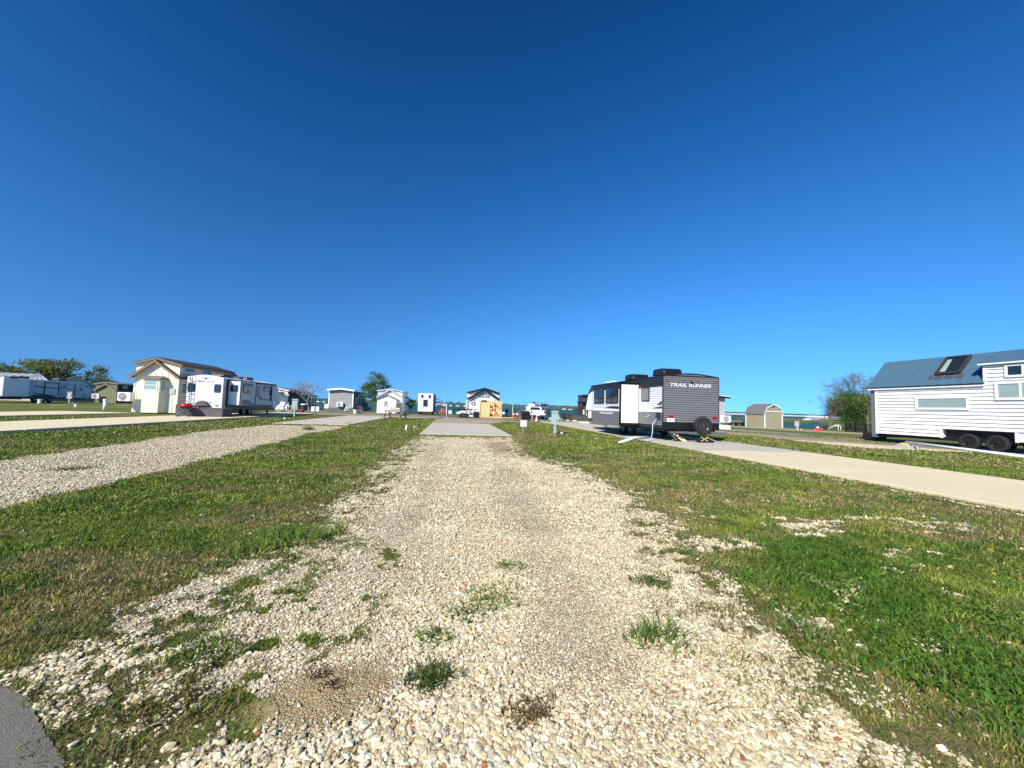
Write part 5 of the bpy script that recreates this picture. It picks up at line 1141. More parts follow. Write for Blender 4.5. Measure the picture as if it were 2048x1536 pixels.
# ---------------------------------------------------------------- vehicles and small things toward the lake
def rear_camper():
    t = thing('fifth_wheel_camper', 'tall white camper seen square from behind with three dark windows', 'camper', (-4.5, 52, 0))
    P = rrect(-4.5, .40, -2.56, 2.80, .1); MB().prism(P[::-1], 'y', 52, 60).build('body', gel, t)
    bx('roof', blackm, t, -4.42, 52.03, 2.80, -2.64, 60, 2.84)
    for a in (-4.12, -3.16): window(t, (a, 51.99, 0), X1, -Y1, 0, 2.18, .28, 2.60, blackm, glass, .04, .08, t=.02)
    window(t, (-3.83, 51.99, 0), X1, -Y1, 0, 1.06, .58, 1.96, blackm, glass, .05, .06, t=.02)
    bx('bumper', blackm, t, -4.45, 51.8, .24, -2.6, 51.95, .36); bx('belly', black, t, -4.4, 52.1, .2, -2.65, 59.5, .42)
    for u in (-4.38, -2.78): bx('tail_light', redlens, t, u, 51.96, .70, u+.1, 52.0, .78)
    bx('emblem', mat('ink_grey', (.11, .11, .12), .5), t, -3.62, 51.98, .84, -3.4, 52.0, .90)
    bx('side_sheet', blackm, t, -2.56, 52.0, .45, -2.53, 60, 2.75)  # black sheet covering nearly the whole right side
    for y in (54.6, 55.6):
        for X in (-4.35, -2.7): wheel(t, (X, y, .32), .32, .22)
    MB().bar((-2.5, 52.4, .62), (-1.75, 51.6, .04), .1, .05).build('awning_arm', blackm, t)
rear_camper()
def pavilion():
    k = 80/62; P = lambda x, z: (x*k, EYE+(z-EYE)*k); Y = 80
    t = thing('pavilion', 'open white gabled pavilion with fan-shaped truss right of the white camper', 'pavilion', (P(-2.23, 0)[0], Y, -.4))
    ap = P(-2.23, 2.42); l = P(-3.78, 1.60); r = P(-.68, 1.60); bl = P(-3.6, 1.53); br = P(-.86, 1.53)
    m = MB(); rake(m, l[0], l[1], ap[0], ap[1], Y-.4, Y+5, .05); rake(m, r[0], r[1], ap[0], ap[1], Y-.4, Y+5, .05); m.build('roof', steelroof, t)
    m = MB(); rake(m, l[0], l[1]-.051, ap[0], ap[1]-.051, Y-.45, Y-.3, .08); rake(m, r[0], r[1]-.051, ap[0], ap[1]-.051, Y-.45, Y-.3, .08)
    for a in (-.55, -.2, .2, .55): m.bar((ap[0]+a*.4, Y-.2, bl[1]+.1), (ap[0]+a*1.3, Y-.2, ap[1]-.35-abs(a)*.35), .06)
    m.build('truss', blackm, t); bx('beam', white, t, bl[0], Y-.15, bl[1]-.12, br[0], Y, bl[1])
    for X in (bl[0]+.1, br[0]-.1):
        for y in (Y, Y+4.6): bx('post', white, t, X-.08, y-.08, -.4, X+.08, y+.08, bl[1]-.12)
    return t
pavilion()
t = thing('dock', 'low dark timber dock carrying the open white pavilion', 'dock', (-4, 78.5, -.4)); bx('deck', greyw, t, -6, 78.5, -.62, .2, 86, -.42)
for X in (-5.8, -3, 0): bx('pile', greyw, t, X-.1, 78.6, -2.2, X+.1, 78.8, -.62)
for k, (X, lb) in enumerate(((-2.3, 'orange slatted lawn chair nearest the white camper'), (-1.55, 'orange slatted lawn chair nearest the pavilion post'))):
    t = thing('lawn_chair', lb, 'chair', (X, 79.3, -.42), .5 if k else -.3, 'orange chairs under the pavilion', local=True)
    MB().bar((0, 0, .35), (0, .5, .28), .5, .03).build('seat', orange, t); m = MB()
    for i in range(5): m.bar((-.22+i*.11, .48, .25), (-.26+i*.13, .75, .98), .09, .02, up=(1, 0, 0))
    m.build('backrest', orange, t)
    for sx in (-.27, .27): MB().bar((sx, -.02, 0), (sx, .05, .5), .05).bar((sx, -.05, .5), (sx, .6, .5), .09, .03).bar((sx, .62, 0), (sx, .5, .45), .05).build('arm', orange, t)
def pickup():
    t = thing('pickup_truck', 'white pickup truck parked facing the lake, seen from behind', 'pickup truck', (9.72, 43.2, 0), local=True); Wd = .86; 
    b = MB().prism([(0, .52), (0, 1.06), (1.75, 1.08), (1.75, .40), (1.3, .40), (1.2, .55), (1.0, .68), (.8, .68), (.6, .55), (.5, .45)][::-1], 'x', -Wd, Wd).build('bed', gel, t, bevel=.02)
    c = MB(); c.prism([(1.76, .40), (1.76, 1.08), (2.05, 1.46), (3.3, 1.46), (3.95, 1.08), (5.0, 1.0), (5.05, .40)], 'x', -Wd+.03, Wd-.03); c.build('cab', gel, t, bevel=.05)
    panel('rear_window', glass, t, (-.62, 1.80, 0), X1, -Y1, [(0, 1.10), (1.24, 1.10), (1.12, 1.40), (.12, 1.40)], .06)
    bx('tailgate', gel, t, -.68, -.03, .56, .68, 0, 1.05, bevel=.01); bx('emblem', blackm, t, -.09, -.045, .84, .09, -.03, .90)
    for s in (-1, 1): bx('tail_light', redlens, t, s*.77-.08, -.035, .72, s*.77+.08, .0, 1.0, bevel=.01)
    bx('bumper', chrome, t, -Wd, -.14, .40, Wd, 0, .55, bevel=.02); bx('number_plate', offwhite, t, -.15, -.155, .42, .15, -.141, .52)
    for y in (.9, 3.9):
        for s in (-1, 1): wheel(t, (s*(Wd-.1), y, .34), .34, .22)
    for s in (-1, 1): MB().box(s*(Wd+.12)-.09, 3.1, 1.02, s*(Wd+.12)+.09, 3.2, 1.24).bar((s*Wd, 3.15, 1.08), (s*(Wd+.1), 3.15, 1.08), .05).build('mirror', blackm, t)
    bx('underbody', black, t, -.7, .1, .22, .7, 4.8, .5); bx('tow_hitch', blackm, t, -.04, -.25, .30, .04, .1, .38)
pickup()
def boat_dock():
    Y = 75; k = 1.25; P = lambda x, z: (x*k, EYE+(z-EYE)*k)
    x0, x1 = P(11.56, 0)[0], P(15.23, 0)[0]; zd = P(0, 1.58)[1]; zr = P(0, 2.24)[1]
    t = thing('boat_dock', 'two-storey blue-grey boat dock with a railed upper deck above the white pickup', 'boat dock', (x0, Y, -1))
    bx('upper_deck', bluep, t, x0, Y, zd-.14, x1, Y+5, zd); bx('lower_deck', greyw, t, x0, Y-1, -.7, x1, Y+5, -.5)
    for X in (x0+.1, (x0+x1)/2, x1-.1):
        for y in (Y+.1, Y+4.8): bx('post', blackm, t, X-.07, y-.07, -2.2, X+.07, y+.07, zd-.14)
    r = MB()
    for z in (zr, (zr+zd)/2+.1): r.bar((x0, Y+.05, z), (x1, Y+.05, z), .05).bar((x0, Y+4.9, z), (x1, Y+4.9, z), .05).bar((x0, Y+.05, z), (x0, Y+4.9, z), .05)
    for i in range(9): X = x0+(x1-x0)*i/8; r.bar((X, Y+.05, zd), (X, Y+.05, zr), .04).bar((X, Y+4.9, zd), (X, Y+4.9, zr), .04)
    r.build('railing', mat('rail_grey', (.20, .26, .32), .5), t)
    s = MB()
    for i in range(9): s.box(x1+.05, Y+i*.3, zd-.2-i*.25, x1+.8, Y+i*.3+.28, zd-.16-i*.25)
    s.build('stairs', blackm, t)
    q = thing('covered_watercraft', 'white covered watercraft with a black seat on the upper deck of the boat dock', 'watercraft', (x0+1.2, Y+2, zd))
    MB().prism([(x0+.7, zd), (x0+.6, zd+.35), (x0+1.2, zd+.55), (x0+1.7, zd+.62), (x0+2.1, zd+.35), (x0+2.1, zd)], 'y', Y+1.5, Y+2.6).build('hull', gel, q, bevel=.08); MB().prism([(x0+1.5, zd+.5), (x0+1.7, zd+.95), (x0+2.15, zd+.9), (x0+2.2, zd+.3)], 'y', Y+1.7, Y+2.4).build('seat', black, q, bevel=.05)
    q = thing('storage_box', 'dark storage box at the right end of the upper dock deck', 'box', (x1-1.3, Y+.5, zd)); bx('body', trchar, q, x1-1.35, Y+.4, zd, x1-.2, Y+1.2, zd+.5, bevel=.02); bx('lid', trchar, q, x1-1.4, Y+.36, zd+.505, x1-.15, Y+1.24, zd+.6, bevel=.02)
boat_dock()
# half built timber playhouse / shed frame
def timber_frame():
    x0, x1, ya, yb = 3.22, 5.68, 44.5, 46.6; z0 = .05; z1 = 2.0
    t = thing('timber_shed_frame', 'unfinished shed of fresh yellow timber with open studs in front of the white cabin', 'shed frame', (x0, ya, 0))
    bx('floor', wood, t, x0, ya, .03, x1, yb, .16)
    bx('back_wall', wood, t, x0, yb-.04, .16, x1, yb, z1); bx('side_wall', wood, t, x0, ya+.02, .16, x0+.04, yb-.04, z1)
    MB().lap((x0, ya+.02, 0), X1, -Y1, [(0, .16), (1.0, .16), (1.0, z1-.12), (0, z1-.12)], .35, .012, True).build('sheathing', wood, t)
    bx('top_plate', wood, t, x0, ya-.02, z1-.12, x1, ya+.08, z1); 
    for X in (x0+1.0, x0+1.45, x1-.40, x1-.22, x1-.06): bx('stud', wood, t, X, ya-.02, .16, X+.06, ya+.07, z1-.12)
    for y in (ya+.7, ya+1.4): bx('stud', wood, t, x1-.06, y, .16, x1, y+.06, z1)
    for k in range(4): X = x0+.1+k*.75; bx('rafter', wood, t, X, ya+.08, z1-.12, X+.05, yb, z1)
    for z in (.75, 1.15, 1.5): bx('shelf', wood, t, x0+1.06, ya+.5, z, x1-.41, ya+.9, z+.035)
    bx('header_flap', blackm, t, x0+.05, ya-.10, z1-.09, x0+.65, ya-.03, z1+.02)
    m = [orange, redp, mat('tool_brown', (.3, .14, .06), .7), white]
    for k in range(9):
        X = x0+1.1+(k % 3)*.28; z = (.16, .785, 1.185)[k//3]; q = MB().box(X, ya+.55, z, X+.2, ya+.8, z+.14+.09*((k*7) % 3)).build('tool_box', m[(k*5) % 4], None, loc=(X, ya+.6, z))
        tag(q, '%s box %s inside the open timber shed' % (('orange', 'brown', 'dark red', 'white')[[0, 2, 1, 3].index((k*5) % 4)] if False else ['orange', 'dark red', 'brown', 'white'][(k*5) % 4], ['left on the floor', 'centred on the floor', 'right on the floor', 'left on the lowest shelf', 'centred on the lowest shelf', 'right on the lowest shelf', 'left on the middle shelf', 'centred on the middle shelf', 'right on the middle shelf'][k]), 'box', 'boxes stored in the timber shed')
timber_frame()
def utility_trailer(name, label, cx, cy, L_, W_, h, rz, rail=False):
    t = thing(name, label, 'utility trailer', (cx, cy, 0), rz, local=True)
    bx('deck', blackm, t, -L_/2, -W_/2, h-.08, L_/2, W_/2, h); bx('tongue', blackm, t, L_/2, -.05, h-.12, L_/2+.7, .05, h-.03)
    for s in (-1, 1):
        wheel(t, (0, s*(W_/2+.1), .28), .28, .18, (0, 1, 0)); MB().prism([(-.4, .55), (-.3, .66), (.3, .66), (.4, .55), (.3, .63), (-.3, .63)], 'y', s*(W_/2+.0), s*(W_/2+.2)).build('fender', white, t)
    if rail:
        r = MB()
        for s in (-1, 1):
            r.bar((-L_/2, s*W_/2, h+.5), (L_/2, s*W_/2, h+.5), .06)
            for i in range(4): r.bar((-L_/2+L_*i/3, s*W_/2, h), (-L_/2+L_*i/3, s*W_/2, h+.5), .05)
        r.build('rail', blackm, t)
    return t
utility_trailer('utility_trailer', 'black flat utility trailer nearest the short grass left of the timber shed', 1.1, 42.6, 1.9, 1.1, .42, .1, True)
utility_trailer('utility_trailer', 'second black trailer with white load behind the nearest one', 1.7, 45.2, 2.0, 1.1, .45, -.05, True)
t = thing('tarped_load', 'white tarp heaped over a load on the black utility trailer', 'tarp', (1.15, 42.6, .42))
V = []; random.seed(8); mb = MB(); nx, ny = 12, 7
for i in range(nx+1):
    for j in range(ny+1):
        u, v = i/nx, j/ny; hh = .34*math.sin(math.pi*u)**.6*math.sin(math.pi*v)**.5*random.uniform(.75, 1.1); mb.v.append((.35+1.6*u, 42.15+.9*v, .425+hh))
for i in range(nx):
    for j in range(ny): k = i*(ny+1)+j; mb.f.append((k, k+ny+1, k+ny+2, k+1))
mb.build('cover', white, t)
t = thing('storage_bin', 'black lidded storage bin between the trailers and the timber shed', 'bin', (2.68, 43.2, 0)); bx('body', black, t, 2.36, 43, .05, 2.98, 43.6, .60, bevel=.03); bx('lid', black, t, 2.33, 42.97, .605, 3.01, 43.63, .68, bevel=.02)
p = gp(900, 832); t = thing('meter_box', 'white square box on a short post in the grass left of the black trailers', 'box', p); bx('post', greyw, t, p.x-.05, p.y-.05, -.1, p.x+.05, p.y+.05, .35); bx('body', white, t, p.x-.2, p.y-.12, .28, p.x+.2, p.y+.1, .68, bevel=.02)
p = gp(893, 838); t = thing('thin_post', 'thin white metal post at the far left end of the centre slab', 'post', p); MB().tube([(p.x, p.y, -.1), (p.x, p.y, .8)], .018, 8).build('pole', mat('dull_pole', (.5, .5, .47), .5), t); bx('base', concblock, t, p.x-.1, p.y-.1, -.1, p.x+.1, p.y+.1, .03)
p = gp(1025, 833); t = thing('flag_pole', 'thin pale pole at the water between the timber shed and the pickup', 'pole', p); MB().tube([(p.x, p.y, -.1), (p.x, p.y, 1.6)], .04, 8).build('pole', pvc, t); MB().lathe((p.x, p.y, 1.6), Z1, [(0, .05), (.06, .05)], 10).build('finial', pvc, t)
p = gp(1013, 834); t = thing('pedestal_grill', 'dark charcoal grill on a post at the shoreline right of the timber shed', 'grill', p); MB().tube([(p.x, p.y, -.1), (p.x, p.y, .6)], .07, 8).build('post', blackm, t); bx('firebox', blackm, t, p.x-.22, p.y-.2, .6, p.x+.22, p.y+.2, .82, bevel=.02); bx('hood', blackm, t, p.x-.14, p.y-.15, .825, p.x+.14, p.y+.15, 1.0, bevel=.03)
def chair(p, m, label, rz=0, s=1., group=None, name='lawn_chair'):
    t = thing(name, label, 'chair', p, rz, group, local=True)
    bx('seat', m, t, -.25*s, -.25*s, .38*s, .25*s, .25*s, .42*s); MB().bar((0, .24*s, .4*s), (0, .4*s, .95*s), .5*s, .03, up=(0, 1, 0)).build('backrest', m, t)
    for x in (-.23, .23):
        for y in (-.23, .23): MB().bar((x*s, y*s, 0), (x*s, y*s, .38*s), .035).build('leg', m, t)
chair(gp(1118, 843), white, 'white folding chair just right of the large green utility pedestal', .4, .7)
chair(gp(1006, 835), white, 'small pale chair by the water right of the timber shed', -.3, .7)
# stack of boards, barricade, covered grill
p = gp(1040, 836)
t = thing('leaning_boards', 'tan boards leaning on a trestle between the sign post and the timber shed', 'boards', p)
for k in range(4): MB().bar((p.x-1.1+.04*k, p.y-.1+k*.14, .12), (p.x+.35, p.y+k*.14, 1.25-.02*k), .13, .04).build('board', wood if k % 2 else woodedge, t)
MB().bar((p.x+.35, p.y-.1, 0), (p.x+.3, p.y, 1.25), .06).bar((p.x+.35, p.y+.5, 0), (p.x+.3, p.y+.4, 1.25), .06).build('trestle', greyw, t)
p = gp(1006, 837); t = thing('lumber_pile', 'pale sawn boards lying flat on the earth right of the timber shed', 'lumber', p)
for k in range(5): MB().bar((p.x-.9+.1*k, p.y-.6+k*.25, .05+.05*(k % 2)), (p.x+1.3+.08*k, p.y-.2+k*.2, .10+.05*(k % 2)), .16, .045).build('board', wood, t)
p = gp(1033, 838); t = thing('barricade', 'red and white striped sawhorse barricade beside the leaning boards', 'barricade', p)
for k in range(4): bx('stripe', redp if k % 2 else white, t, p.x-.5+k*.22, p.y-.02, .45, p.x-.28+k*.22, p.y+.02, .65)
for s in (-.45, .35): MB().bar((p.x+s, p.y-.25, 0), (p.x+s, p.y+.04, .7), .05).bar((p.x+s, p.y+.3, 0), (p.x+s, p.y+.04, .7), .05).build('leg', orange, t)
p = gp(1051, 842); t = thing('barbecue_cart', 'black barbecue cart with hooded lid behind the small white sign', 'barbecue', p)
MB().prism([(p.x-.42, .62), (p.x-.40, .82), (p.x-.25, .98), (p.x+.25, .98), (p.x+.40, .82), (p.x+.42, .62)], 'y', p.y-.25, p.y+.25).build('hood', blackm, t, bevel=.02); bx('cabinet', blackm, t, p.x-.36, p.y-.22, .12, p.x+.36, p.y+.22, .615); bx('side_shelf', blackm, t, p.x-.75, p.y-.2, .6, p.x-.37, p.y+.2, .64)
for s in (-.3, .3): MB().lathe((p.x+s, p.y-.24, .07), Y1, [(0, .07), (.04, .07)], 12).build('wheel', rubber, t)
p = gp(1064, 844); t = thing('wooden_post', 'short weathered wooden post between the small sign and the traffic cone', 'post', p); bx('post', greyw, t, p.x-.08, p.y-.08, -.1, p.x+.08, p.y+.08, .55); bx('cap', concblock, t, p.x-.09, p.y-.09, .552, p.x+.09, p.y+.09, .58)
p = gp(1073, 845); t = thing('traffic_cone', 'faded orange and white traffic cone on the road behind the pedestal', 'traffic cone', p)
bx('base', black, t, p.x-.2, p.y-.2, .015, p.x+.2, p.y+.2, .06); MB().lathe((p.x, p.y, .06), Z1, [(0, .14), (.22, .105)], 16).lathe((p.x, p.y, .42), Z1, [(0, .075), (.26, .03)], 16).build('cone', mat('faded_orange', (.8, .35, .22), .6), t, smooth=False); MB().lathe((p.x, p.y, .281), Z1, [(0, .108), (.138, .077)], 16).build('band', white, t)
p = gp(1046, 870); t = thing('site_sign', 'small white numbered sign on a short weathered wooden post in the grass', 'sign', p)
bx('post', greyw, t, p.x-.06, p.y-.03, -.1, p.x+.04, p.y+.05, .48); sg = bx('sign_panel', white, t, p.x-.145, p.y-.05, .40, p.x+.155, p.y-.031, .70)
ink = mat('ink', (.15, .15, .2), .6)
lettering('letter', 'A', sg, (p.x-.015, p.y-.052, .595), X1, Z1, -Y1, .045, .06, ink, 0, .003); lettering('letters', 'LH2', sg, (p.x-.06, p.y-.052, .45), X1, Z1, -Y1, .14, .06, ink, 0, .003)
def pedestal(p, h, label, rz=0.0, m=None, cable=True, w_=.30):
    m = m or pedg; t = thing('utility_pedestal', label, 'utility pedestal', p, rz, local=True)
    b = MB(); b.prism([(-w_*.62, h*.42), (-w_*.5, h*.9), (-w_*.5, h), (w_*.5, h), (w_*.5, h*.9), (w_*.55, h*.42)], 'y', -.10, .12); b.build('cabinet', m, t, bevel=.01)
    bx('cap', m, t, -w_*.54, -.13, h*.93, w_*.54, .14, h+.02, bevel=.01); bx('post', m, t, -.05, -.115, -.1, .06, .05, h*.92)
    bx('outlet_door', m, t, w_*.12, -.125, h*.6, w_*.42, -.10, h*.86)
    if cable: MB().tube([(.08, 0, h*.45), (.16, -.02, h*.28), (.28, -.05, .06), (.34, -.05, .03)], .018, 6).build('cable', black, t); MB().lathe((.36, -.08, .05), Y1, [(0, .055), (.14, .055)], 12).build('plug', white, t)
    return t
pedestal(gp(1109, 868), 1.17, 'large pale green utility pedestal in the grass left of the dark grey trailer')
pedestal(gp(589, 833), 1.42, 'tall pale green utility pedestal at the nose of the white trailer', cable=False, w_=.42)
pedestal(gp(139, 807), 1.5, 'grey utility pedestal on the grass in front of the shaded camper', m=mat('panel_grey', (.45, .45, .42), .5), w_=.5)
pedestal(gp(1594, 860), .82, 'small grey utility pedestal right of the barn-roofed shed', m=mat('panel_grey', (.45, .45, .42), .5), w_=.27)
def stub(p, h, r, lb, tilt=0.0):
    t = thing('pipe_stub', lb, 'pipe', p, group='white pipe stubs in the turf', local=True)
    MB().tube([(0, 0, -.1), (tilt*h, 0, h*.85)], r, 10).build('pipe', pvc, t, smooth=True); MB().lathe((tilt*h, 0, h*.82), Z1, [(0, r*1.25), (h*.16, r*1.25), (h*.18, r*.6)], 12).build('cap', pvc, t)
stub(gp(811, 860), .26, .045, 'slightly tilted white pipe stub in the grass left of the centre slab', .2); stub(gp(829, 856), .12, .025, 'tiny white pipe stub beside the tilted one')
stub(gp(79, 808), .55, .16, 'short white pipe cap in front of the shaded camper'); stub(gp(152, 814), .30, .13, 'squat white pipe cap right of the grey pedestal'); stub(gp(209, 820), .95, .12, 'tallest white pipe cap on the grass left of the cream home')
stub(gp(570, 838), .10, .10, 'small white pipe end in the grass under the white trailer nose'); stub(gp(1192, 879), .05, .05, 'white pipe end in the grass left of the dark grey trailer hoses')
# picnic table
t = thing('picnic_table', 'weathered grey wooden picnic table in the grass left of the centre slab', 'picnic table', gp(790, 839), R(-14), local=True)
for k in range(5): MB().box(-.95, -.36+k*.145, .72, .95, -.36+k*.145+.135, .76).build('top_plank', greyw, t)
for s in (-1, 1): bx('bench', greyw, t, -.95, s*.72-.13, .42, .95, s*.72+.13, .46)
for x in (-.68, .68): MB().bar((x, -.75, 0), (x, -.22, .72), .09, .05).bar((x, .75, 0), (x, .22, .72), .09, .05).build('legs', greyw, t); MB().bar((x+.05, -.84, .385), (x+.05, .84, .385), .09, .05).build('brace', greyw, t)
# golf cart before the house with the letter R
t = thing('golf_cart', 'small beige golf cart with a canopy in front of the house with the letter R', 'golf cart', gp(790, 830), .15, local=True); cm = mat('cart_beige', (.62, .56, .42), .5)
MB().prism([(-.55, .35), (-.6, .75), (-.3, .85), (.1, .6), (.45, .6), (.62, .9), (.95, .75), (1.0, .35)], 'x', -.5, .5).build('body', cm, t, bevel=.03); bx('canopy', cm, t, -.58, -.55, 1.42, .58, .9, 1.48, bevel=.02); bx('seat', cm, t, -.45, .0, .72, .45, .35, .85, bevel=.03)
for x in (-.5, .5):
    for y in (-.5, .85): MB().bar((x, y, .7), (x*.98, y*.97, 1.42), .035).build('canopy_post', blackm, t)
    for y in (-.32, .75): wheel(t, (x*.95, y, .22), .22, .15)
# planters and clutter by the grey house
for k, (px, py, lb) in enumerate(((711, 827, 'white flower pot with dark plant beside the grey house steps'), (720, 827, 'white flower pot with pink flowers right of the darker plant pot'))):
    p = gp(px, py); t = thing('flower_pot', lb, 'flower pot', p, group='flower pots by the grey house', local=True); MB().lathe((0, 0, 0), Z1, [(0, .22), (.45, .3), (.47, .3)], 14).build('pot', white, t)
    n = 90; V, Fa, T = blades(rng.normal(0, .14, n), rng.normal(0, .14, n), rng.uniform(.2, .55, n), np.full(n, .05), np.array([.06, .07, .05] if k == 0 else [.35, .12, .14])*rng.uniform(.6, 1.4, (n, 1)), .8, base=np.full(n, .46))
    o = mesh_np('plant', V, Fa, grassm, False, T); o.parent = t
p = gp(694, 822.5); t = thing('white_steps', 'white step rail leaning under the wall air conditioner of the grey house', 'steps', p, local=True); MB().bar((-.35, 0, 0), (-.1, 0, .75), .08).bar((.25, 0, 0), (.35, 0, .95), .08).build('rail', white, t)
for i in range(3): bx('tread', white, t, -.3+.08*i, -.2, .15+.2*i, .32, .0, .19+.2*i)
for px, py, w_, lb in ((630, 831, .5, 'pair of white notice panels on a brown post in the left lawn'), (653, 824, .25, 'single small white box on a thin post left of the grey house')):
    p = gp(px, py); t = thing('notice_post', lb, 'sign', p, local=True); d = p.y/38
    bx('post', greyw, t, -.05, -.05, -.1, .06, .05, .85)
    if w_ > .4: bx('panel', white, t, -.34, -.09, .38, -.05, -.06, .82); bx('panel', white, t, .07, -.09, .38, .34, -.06, .82)
    else: bx('panel', white, t, -.26, -.12, .45, .26, .1, 1.0, bevel=.03)
p = gp(607, 822); t = thing('rubbish_bin', 'dark green rubbish bin with a pale lid by the slate house porch', 'bin', p, local=True); MB().lathe((0, 0, 0), Z1, [(0, .32), (.8, .38)], 16).build('body', darkgreen, t); MB().lathe((0, 0, .8), Z1, [(0, .40), (.1, .36), (.14, .1)], 16).build('lid', white, t)
p = gp(598, 826); t = thing('red_cooler', 'dark red box with a white side beside the tall green pedestal', 'cooler', p, local=True); bx('body', mat('maroon', (.16, .02, .02), .5), t, -.2, -.25, 0, .4, .25, .4, bevel=.03); bx('lid', white, t, -.45, -.25, 0, -.22, .25, .35, bevel=.03)
p = gp(567, 823); t = thing('covered_bicycle', 'white covered bicycle leaning by the porch of the white gabled house', 'bicycle', p, local=True)
for x in (-.55, .55): MB().tube([(x+.34*math.cos(a*.524), 0, .36+.34*math.sin(a*.524)) for a in range(13)], .03, 6).build('wheel', white, t)
MB().bar((-.55, 0, .36), (-.1, 0, .9), .05).bar((-.1, 0, .9), (.45, 0, .85), .05).bar((.45, 0, 1.05), (.55, 0, .36), .05).bar((-.1, 0, .9), (0, 0, .36), .05).bar((0, 0, .36), (.45, 0, .85), .05).build('frame', white, t); MB().prism([(-.5, .5), (-.3, 1.15), (.2, 1.1), (.1, .6)], 'y', -.15, .15).build('cover', white, t, bevel=.05)
# rocks and planters along the shore, right of the pedestal
random.seed(12)
for k, (px, py, r, lb) in enumerate(((1131, 838, .3, 'dark square planter by the shore right of the green pedestal'), (1139, 839, .3, 'brown planter with dry plants next to the dark one'))):
    p = gp(px, py); t = thing('planter', lb, 'planter', p, local=True); bx('box', black if k == 0 else brown, t, -.35, -.3, 0, .35, .3, .5+.1*(k == 0), bevel=.02)
    n = 200; V, Fa, T = blades(rng.normal(0, .25, n), rng.normal(0, .2, n)-.1, rng.uniform(.15, .5, n), np.full(n, .04), np.array([.13, .10, .05] if k else [.04, .05, .03])*rng.uniform(.6, 1.4, (n, 1)), .8, base=np.full(n, .35)); o = mesh_np('plant', V, Fa, grassm, False, T); o.parent = t
p = gp(1143, 842); n = 500; V, Fa, T = blades(rng.normal(0, .8, n), rng.normal(0, .35, n), rng.uniform(.1, .35, n), np.full(n, .04), np.array([.10, .13, .03])*rng.uniform(.5, 1.7, (n, 1)), .8, base=np.zeros(n))
o = mesh_np('shrub', V, Fa, grassm, False, T); o.location = p; tag(o, 'low yellow green shrubby growth along the charcoal deck skirt', 'shrub')
V0, F0 = ico(); names = 'under the pickup,right of the pickup wheel,left of the white folding chair,right of the white folding chair,before the planters,left end of the deck shrub,mid deck shrub,at the deck corner'.split(',')
for k, (px, py) in enumerate(((1092, 838.5), (1097, 839), (1103, 839.5), (1124, 841), (1136, 842.5), (1150, 844), (1162, 846), (1172, 848))):
    p = gp(px, py); s = random.uniform(.16, .3); o = mesh_np('rock', V0*np.array([s*1.5, s, s*.7])*rng.uniform(.8, 1.2, (12, 1)), F0, stonem, False, np.tile([.55, .53, .48], (12, 1))); o.location = (p.x, p.y, s*.3); tag(o, 'pale limestone rock %s' % names[k], 'rock', 'rocks edging the shore')
# right hand side by the water
p = gp(1473, 852); t = thing('dock_bench', 'dark wooden bench with a rail frame at the shore right of the pale grey house', 'bench', p, local=True)
bx('seat', blackm, t, -.9, -.2, .32, .9, .2, .38); bx('backrest', greyw, t, -.9, .2, .45, .9, .26, .62)
for x in (-.8, 0, .8): bx('leg', blackm, t, x-.05, -.15, 0, x+.05, .2, .32)
MB().tube([(-.7, .25, 0), (-.7, .25, .95), (-.4, .25, .95)], .025, 6).tube([(.4, .25, .95), (.7, .25, .95), (.7, .25, 0)], .025, 6).build('frame_rail', blackm, t)
p = gp(1637, 862); t = thing('overturned_kayak', 'bright red plastic kayak lying on the shore gravel', 'kayak', p, .15, local=True)
MB().lathe((-.55, 0, .06), X1, [(0, .03), (.12, .14), (.35, .22), (.75, .22), (1.0, .14), (1.12, .03)], 14).build('hull', kayak, t, smooth=True)
t = thing('white_float', 'small white float cap sitting just behind the red kayak', 'float', p+Vector((.25, .3, 0)), local=True); MB().lathe((0, 0, 0), Z1, [(0, .05), (.22, .05), (.24, .11), (.36, .11), (.4, .05)], 12).build('float', white, t, smooth=True)
t = thing('white_handrail', 'white tubular handrail of steps down to the water left of the black fence', 'handrail', gp(1674, 862), local=True)
for x in (.15, .42): MB().tube([(x, 0, 0), (x, 0, .45), (x-.12, .1, .58), (x-.5, .6, .15)], .035, 8).build('rail', pvc, t, smooth=True)
A = gp(1692, 863.5); B = gp(1775, 869); t = thing('metal_fence', 'low black metal picket fence along the water below the waterside trees', 'fence', A)
f = MB(); k = 0; n = 70
for z in (.12, .78): f.bar(A+Z1*z, B+Z1*z, .03)
for i in range(n+1): q = A.lerp(B, i/n); f.bar(q+Z1*.0, q+Z1*.8, .018)
f.build('pickets', blackm, t)
for i in range(5): q = A.lerp(B, i/4); bx('post', blackm, t, q.x-.04, q.y-.04, -.1, q.x+.04, q.y+.04, .92)
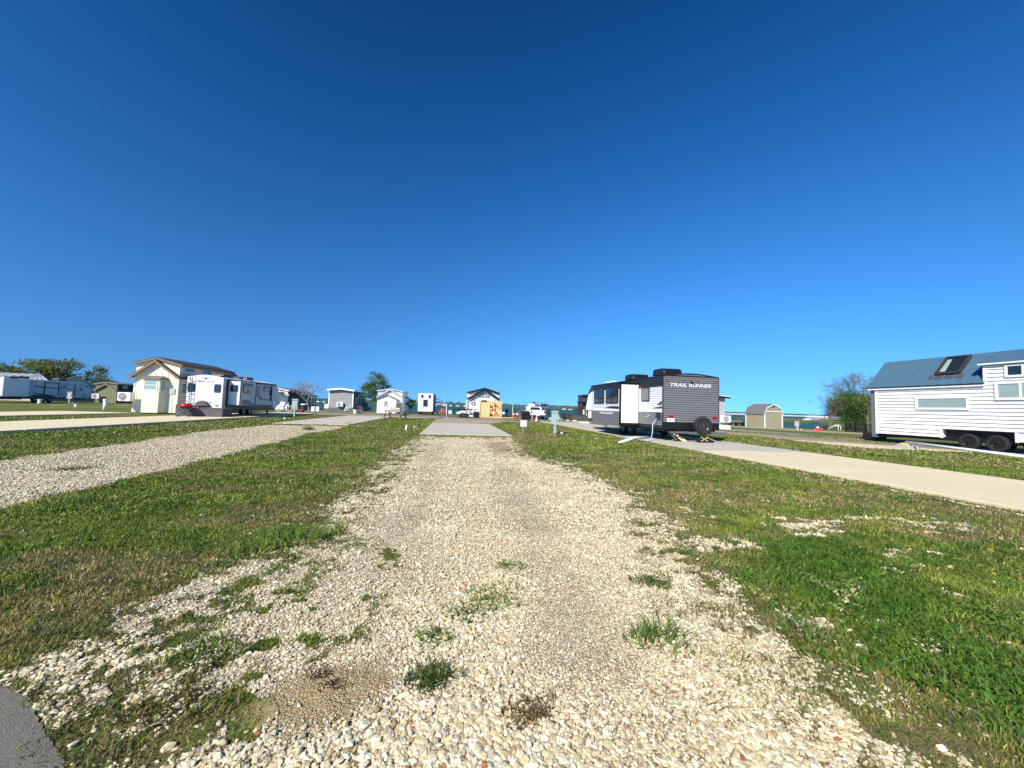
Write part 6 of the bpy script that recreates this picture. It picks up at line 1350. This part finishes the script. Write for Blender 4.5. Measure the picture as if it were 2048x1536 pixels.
# marina
t = thing('marina_pier', 'long low pier with pilings across the inlet right of the barn-roofed shed', 'pier', (85, 134, -1)); a = ay(1560, 841, 140); b = ay(1650, 846, 128)
MB().bar((a.x, 140, -.75), (b.x, 128, -.75), 1.2, .25).build('deck', greyw, t)
for i in range(13): q = Vector((a.x, 139.3, 0)).lerp(Vector((b.x, 127.3, 0)), i/12); bx('pile', white if i % 4 == 1 else greyw, t, q.x-.13, q.y-.13, -2.2, q.x+.13, q.y+.13, .1 if i % 3 else .45)
def boat(px, Y, m, label, L_=5.5):
    q = ay(px, 846, Y); t = thing('motor_boat', label, 'boat', (q.x, Y, -1.0), .1, local=True)
    MB().prism([(-L_/2, .1), (-L_/2, .85), (L_/2-.2, 1.0), (L_/2+.3, 1.05), (L_/2-.6, .2), (L_/2-1, .0)], 'y', -.9, .9).build('hull', gel, t, bevel=.1); MB().prism([(-L_/2+.2, .85), (-L_/2+.5, 1.35), (L_/2-2, 1.45), (L_/2-.6, 1.0)], 'y', -.8, .8).build('cover', m, t, bevel=.1)
boat(1617, 128, white, 'white motor boat moored at the pier across the inlet', 4.0); boat(1634, 126, bluep, 'motor boat with a blue cover moored at the right end of the pier', 3.6)
a = ay(1632, 840, 150); t = thing('boathouse', 'rust brown boathouse roof line behind the grey twiggy tree', 'boathouse', (a.x, 150, -.8)); bx('wall', brown, t, a.x, 150, -.9, a.x+16, 156, .3)
r = MB(); rake(r, a.x-.5, .35, a.x+16.5, .4, 149.5, 156.5, .12); r.build('roof', mat('rust', (.26, .10, .04), .8), t)
for X in range(3): bx('window', white, t, a.x+2+X*3, 149.95, -.4, a.x+3.2+X*3, 149.99, .2)
rs_ = random.Random(5)
for k, (px, yy, lb) in enumerate(((1640, 836, 'white flat-roofed lake house above the rust brown roof'), (1675, 838, 'pale house seen through the trunks of the dense green tree'), (1718, 841, 'pale house seen low between the leaning pale trunks'))):
    q = ay(px, yy, 190); t = thing('lake_house', lb, 'house', (q.x, 190, 0), group='pale houses behind the waterside trees'); bx('wall', farw, t, q.x-2.5, 190, -1.2, q.x+2.5, 196, .9); MB().prism([(q.x-3, .93), (q.x+3, .93), (q.x, 1.9)], 'y', 189.5, 196.5).build('roof', white, t)
q = ay(1620, 803.5, 900); t = thing('airplane', 'tiny dark airplane low in the sky left of the waterside trees', 'airplane', q, local=True)
MB().lathe((-4, 0, 0), X1, [(0, .1), (1, .6), (6, .55), (8, .15)], 10).build('fuselage', trchar, t); MB().box(-.9, -6, .1, .9, 6, .25).build('wing', trchar, t); MB().box(-3.8, -2, .2, -3, 2, .3).box(-3.9, -.1, .2, -3.1, .1, 1.6).build('tail', trchar, t)
weed(697, 849, 'tall thin dry weed stalk at the near edge of the left gravelled slab', .12, 40, .45, (.06, .06, .03), 'tall_weed', .5)
weed(618, 860, 'dark leafy plant growing in the left gravel strip', .2, 200, .35, (.03, .06, .02), 'tall_weed', .2)
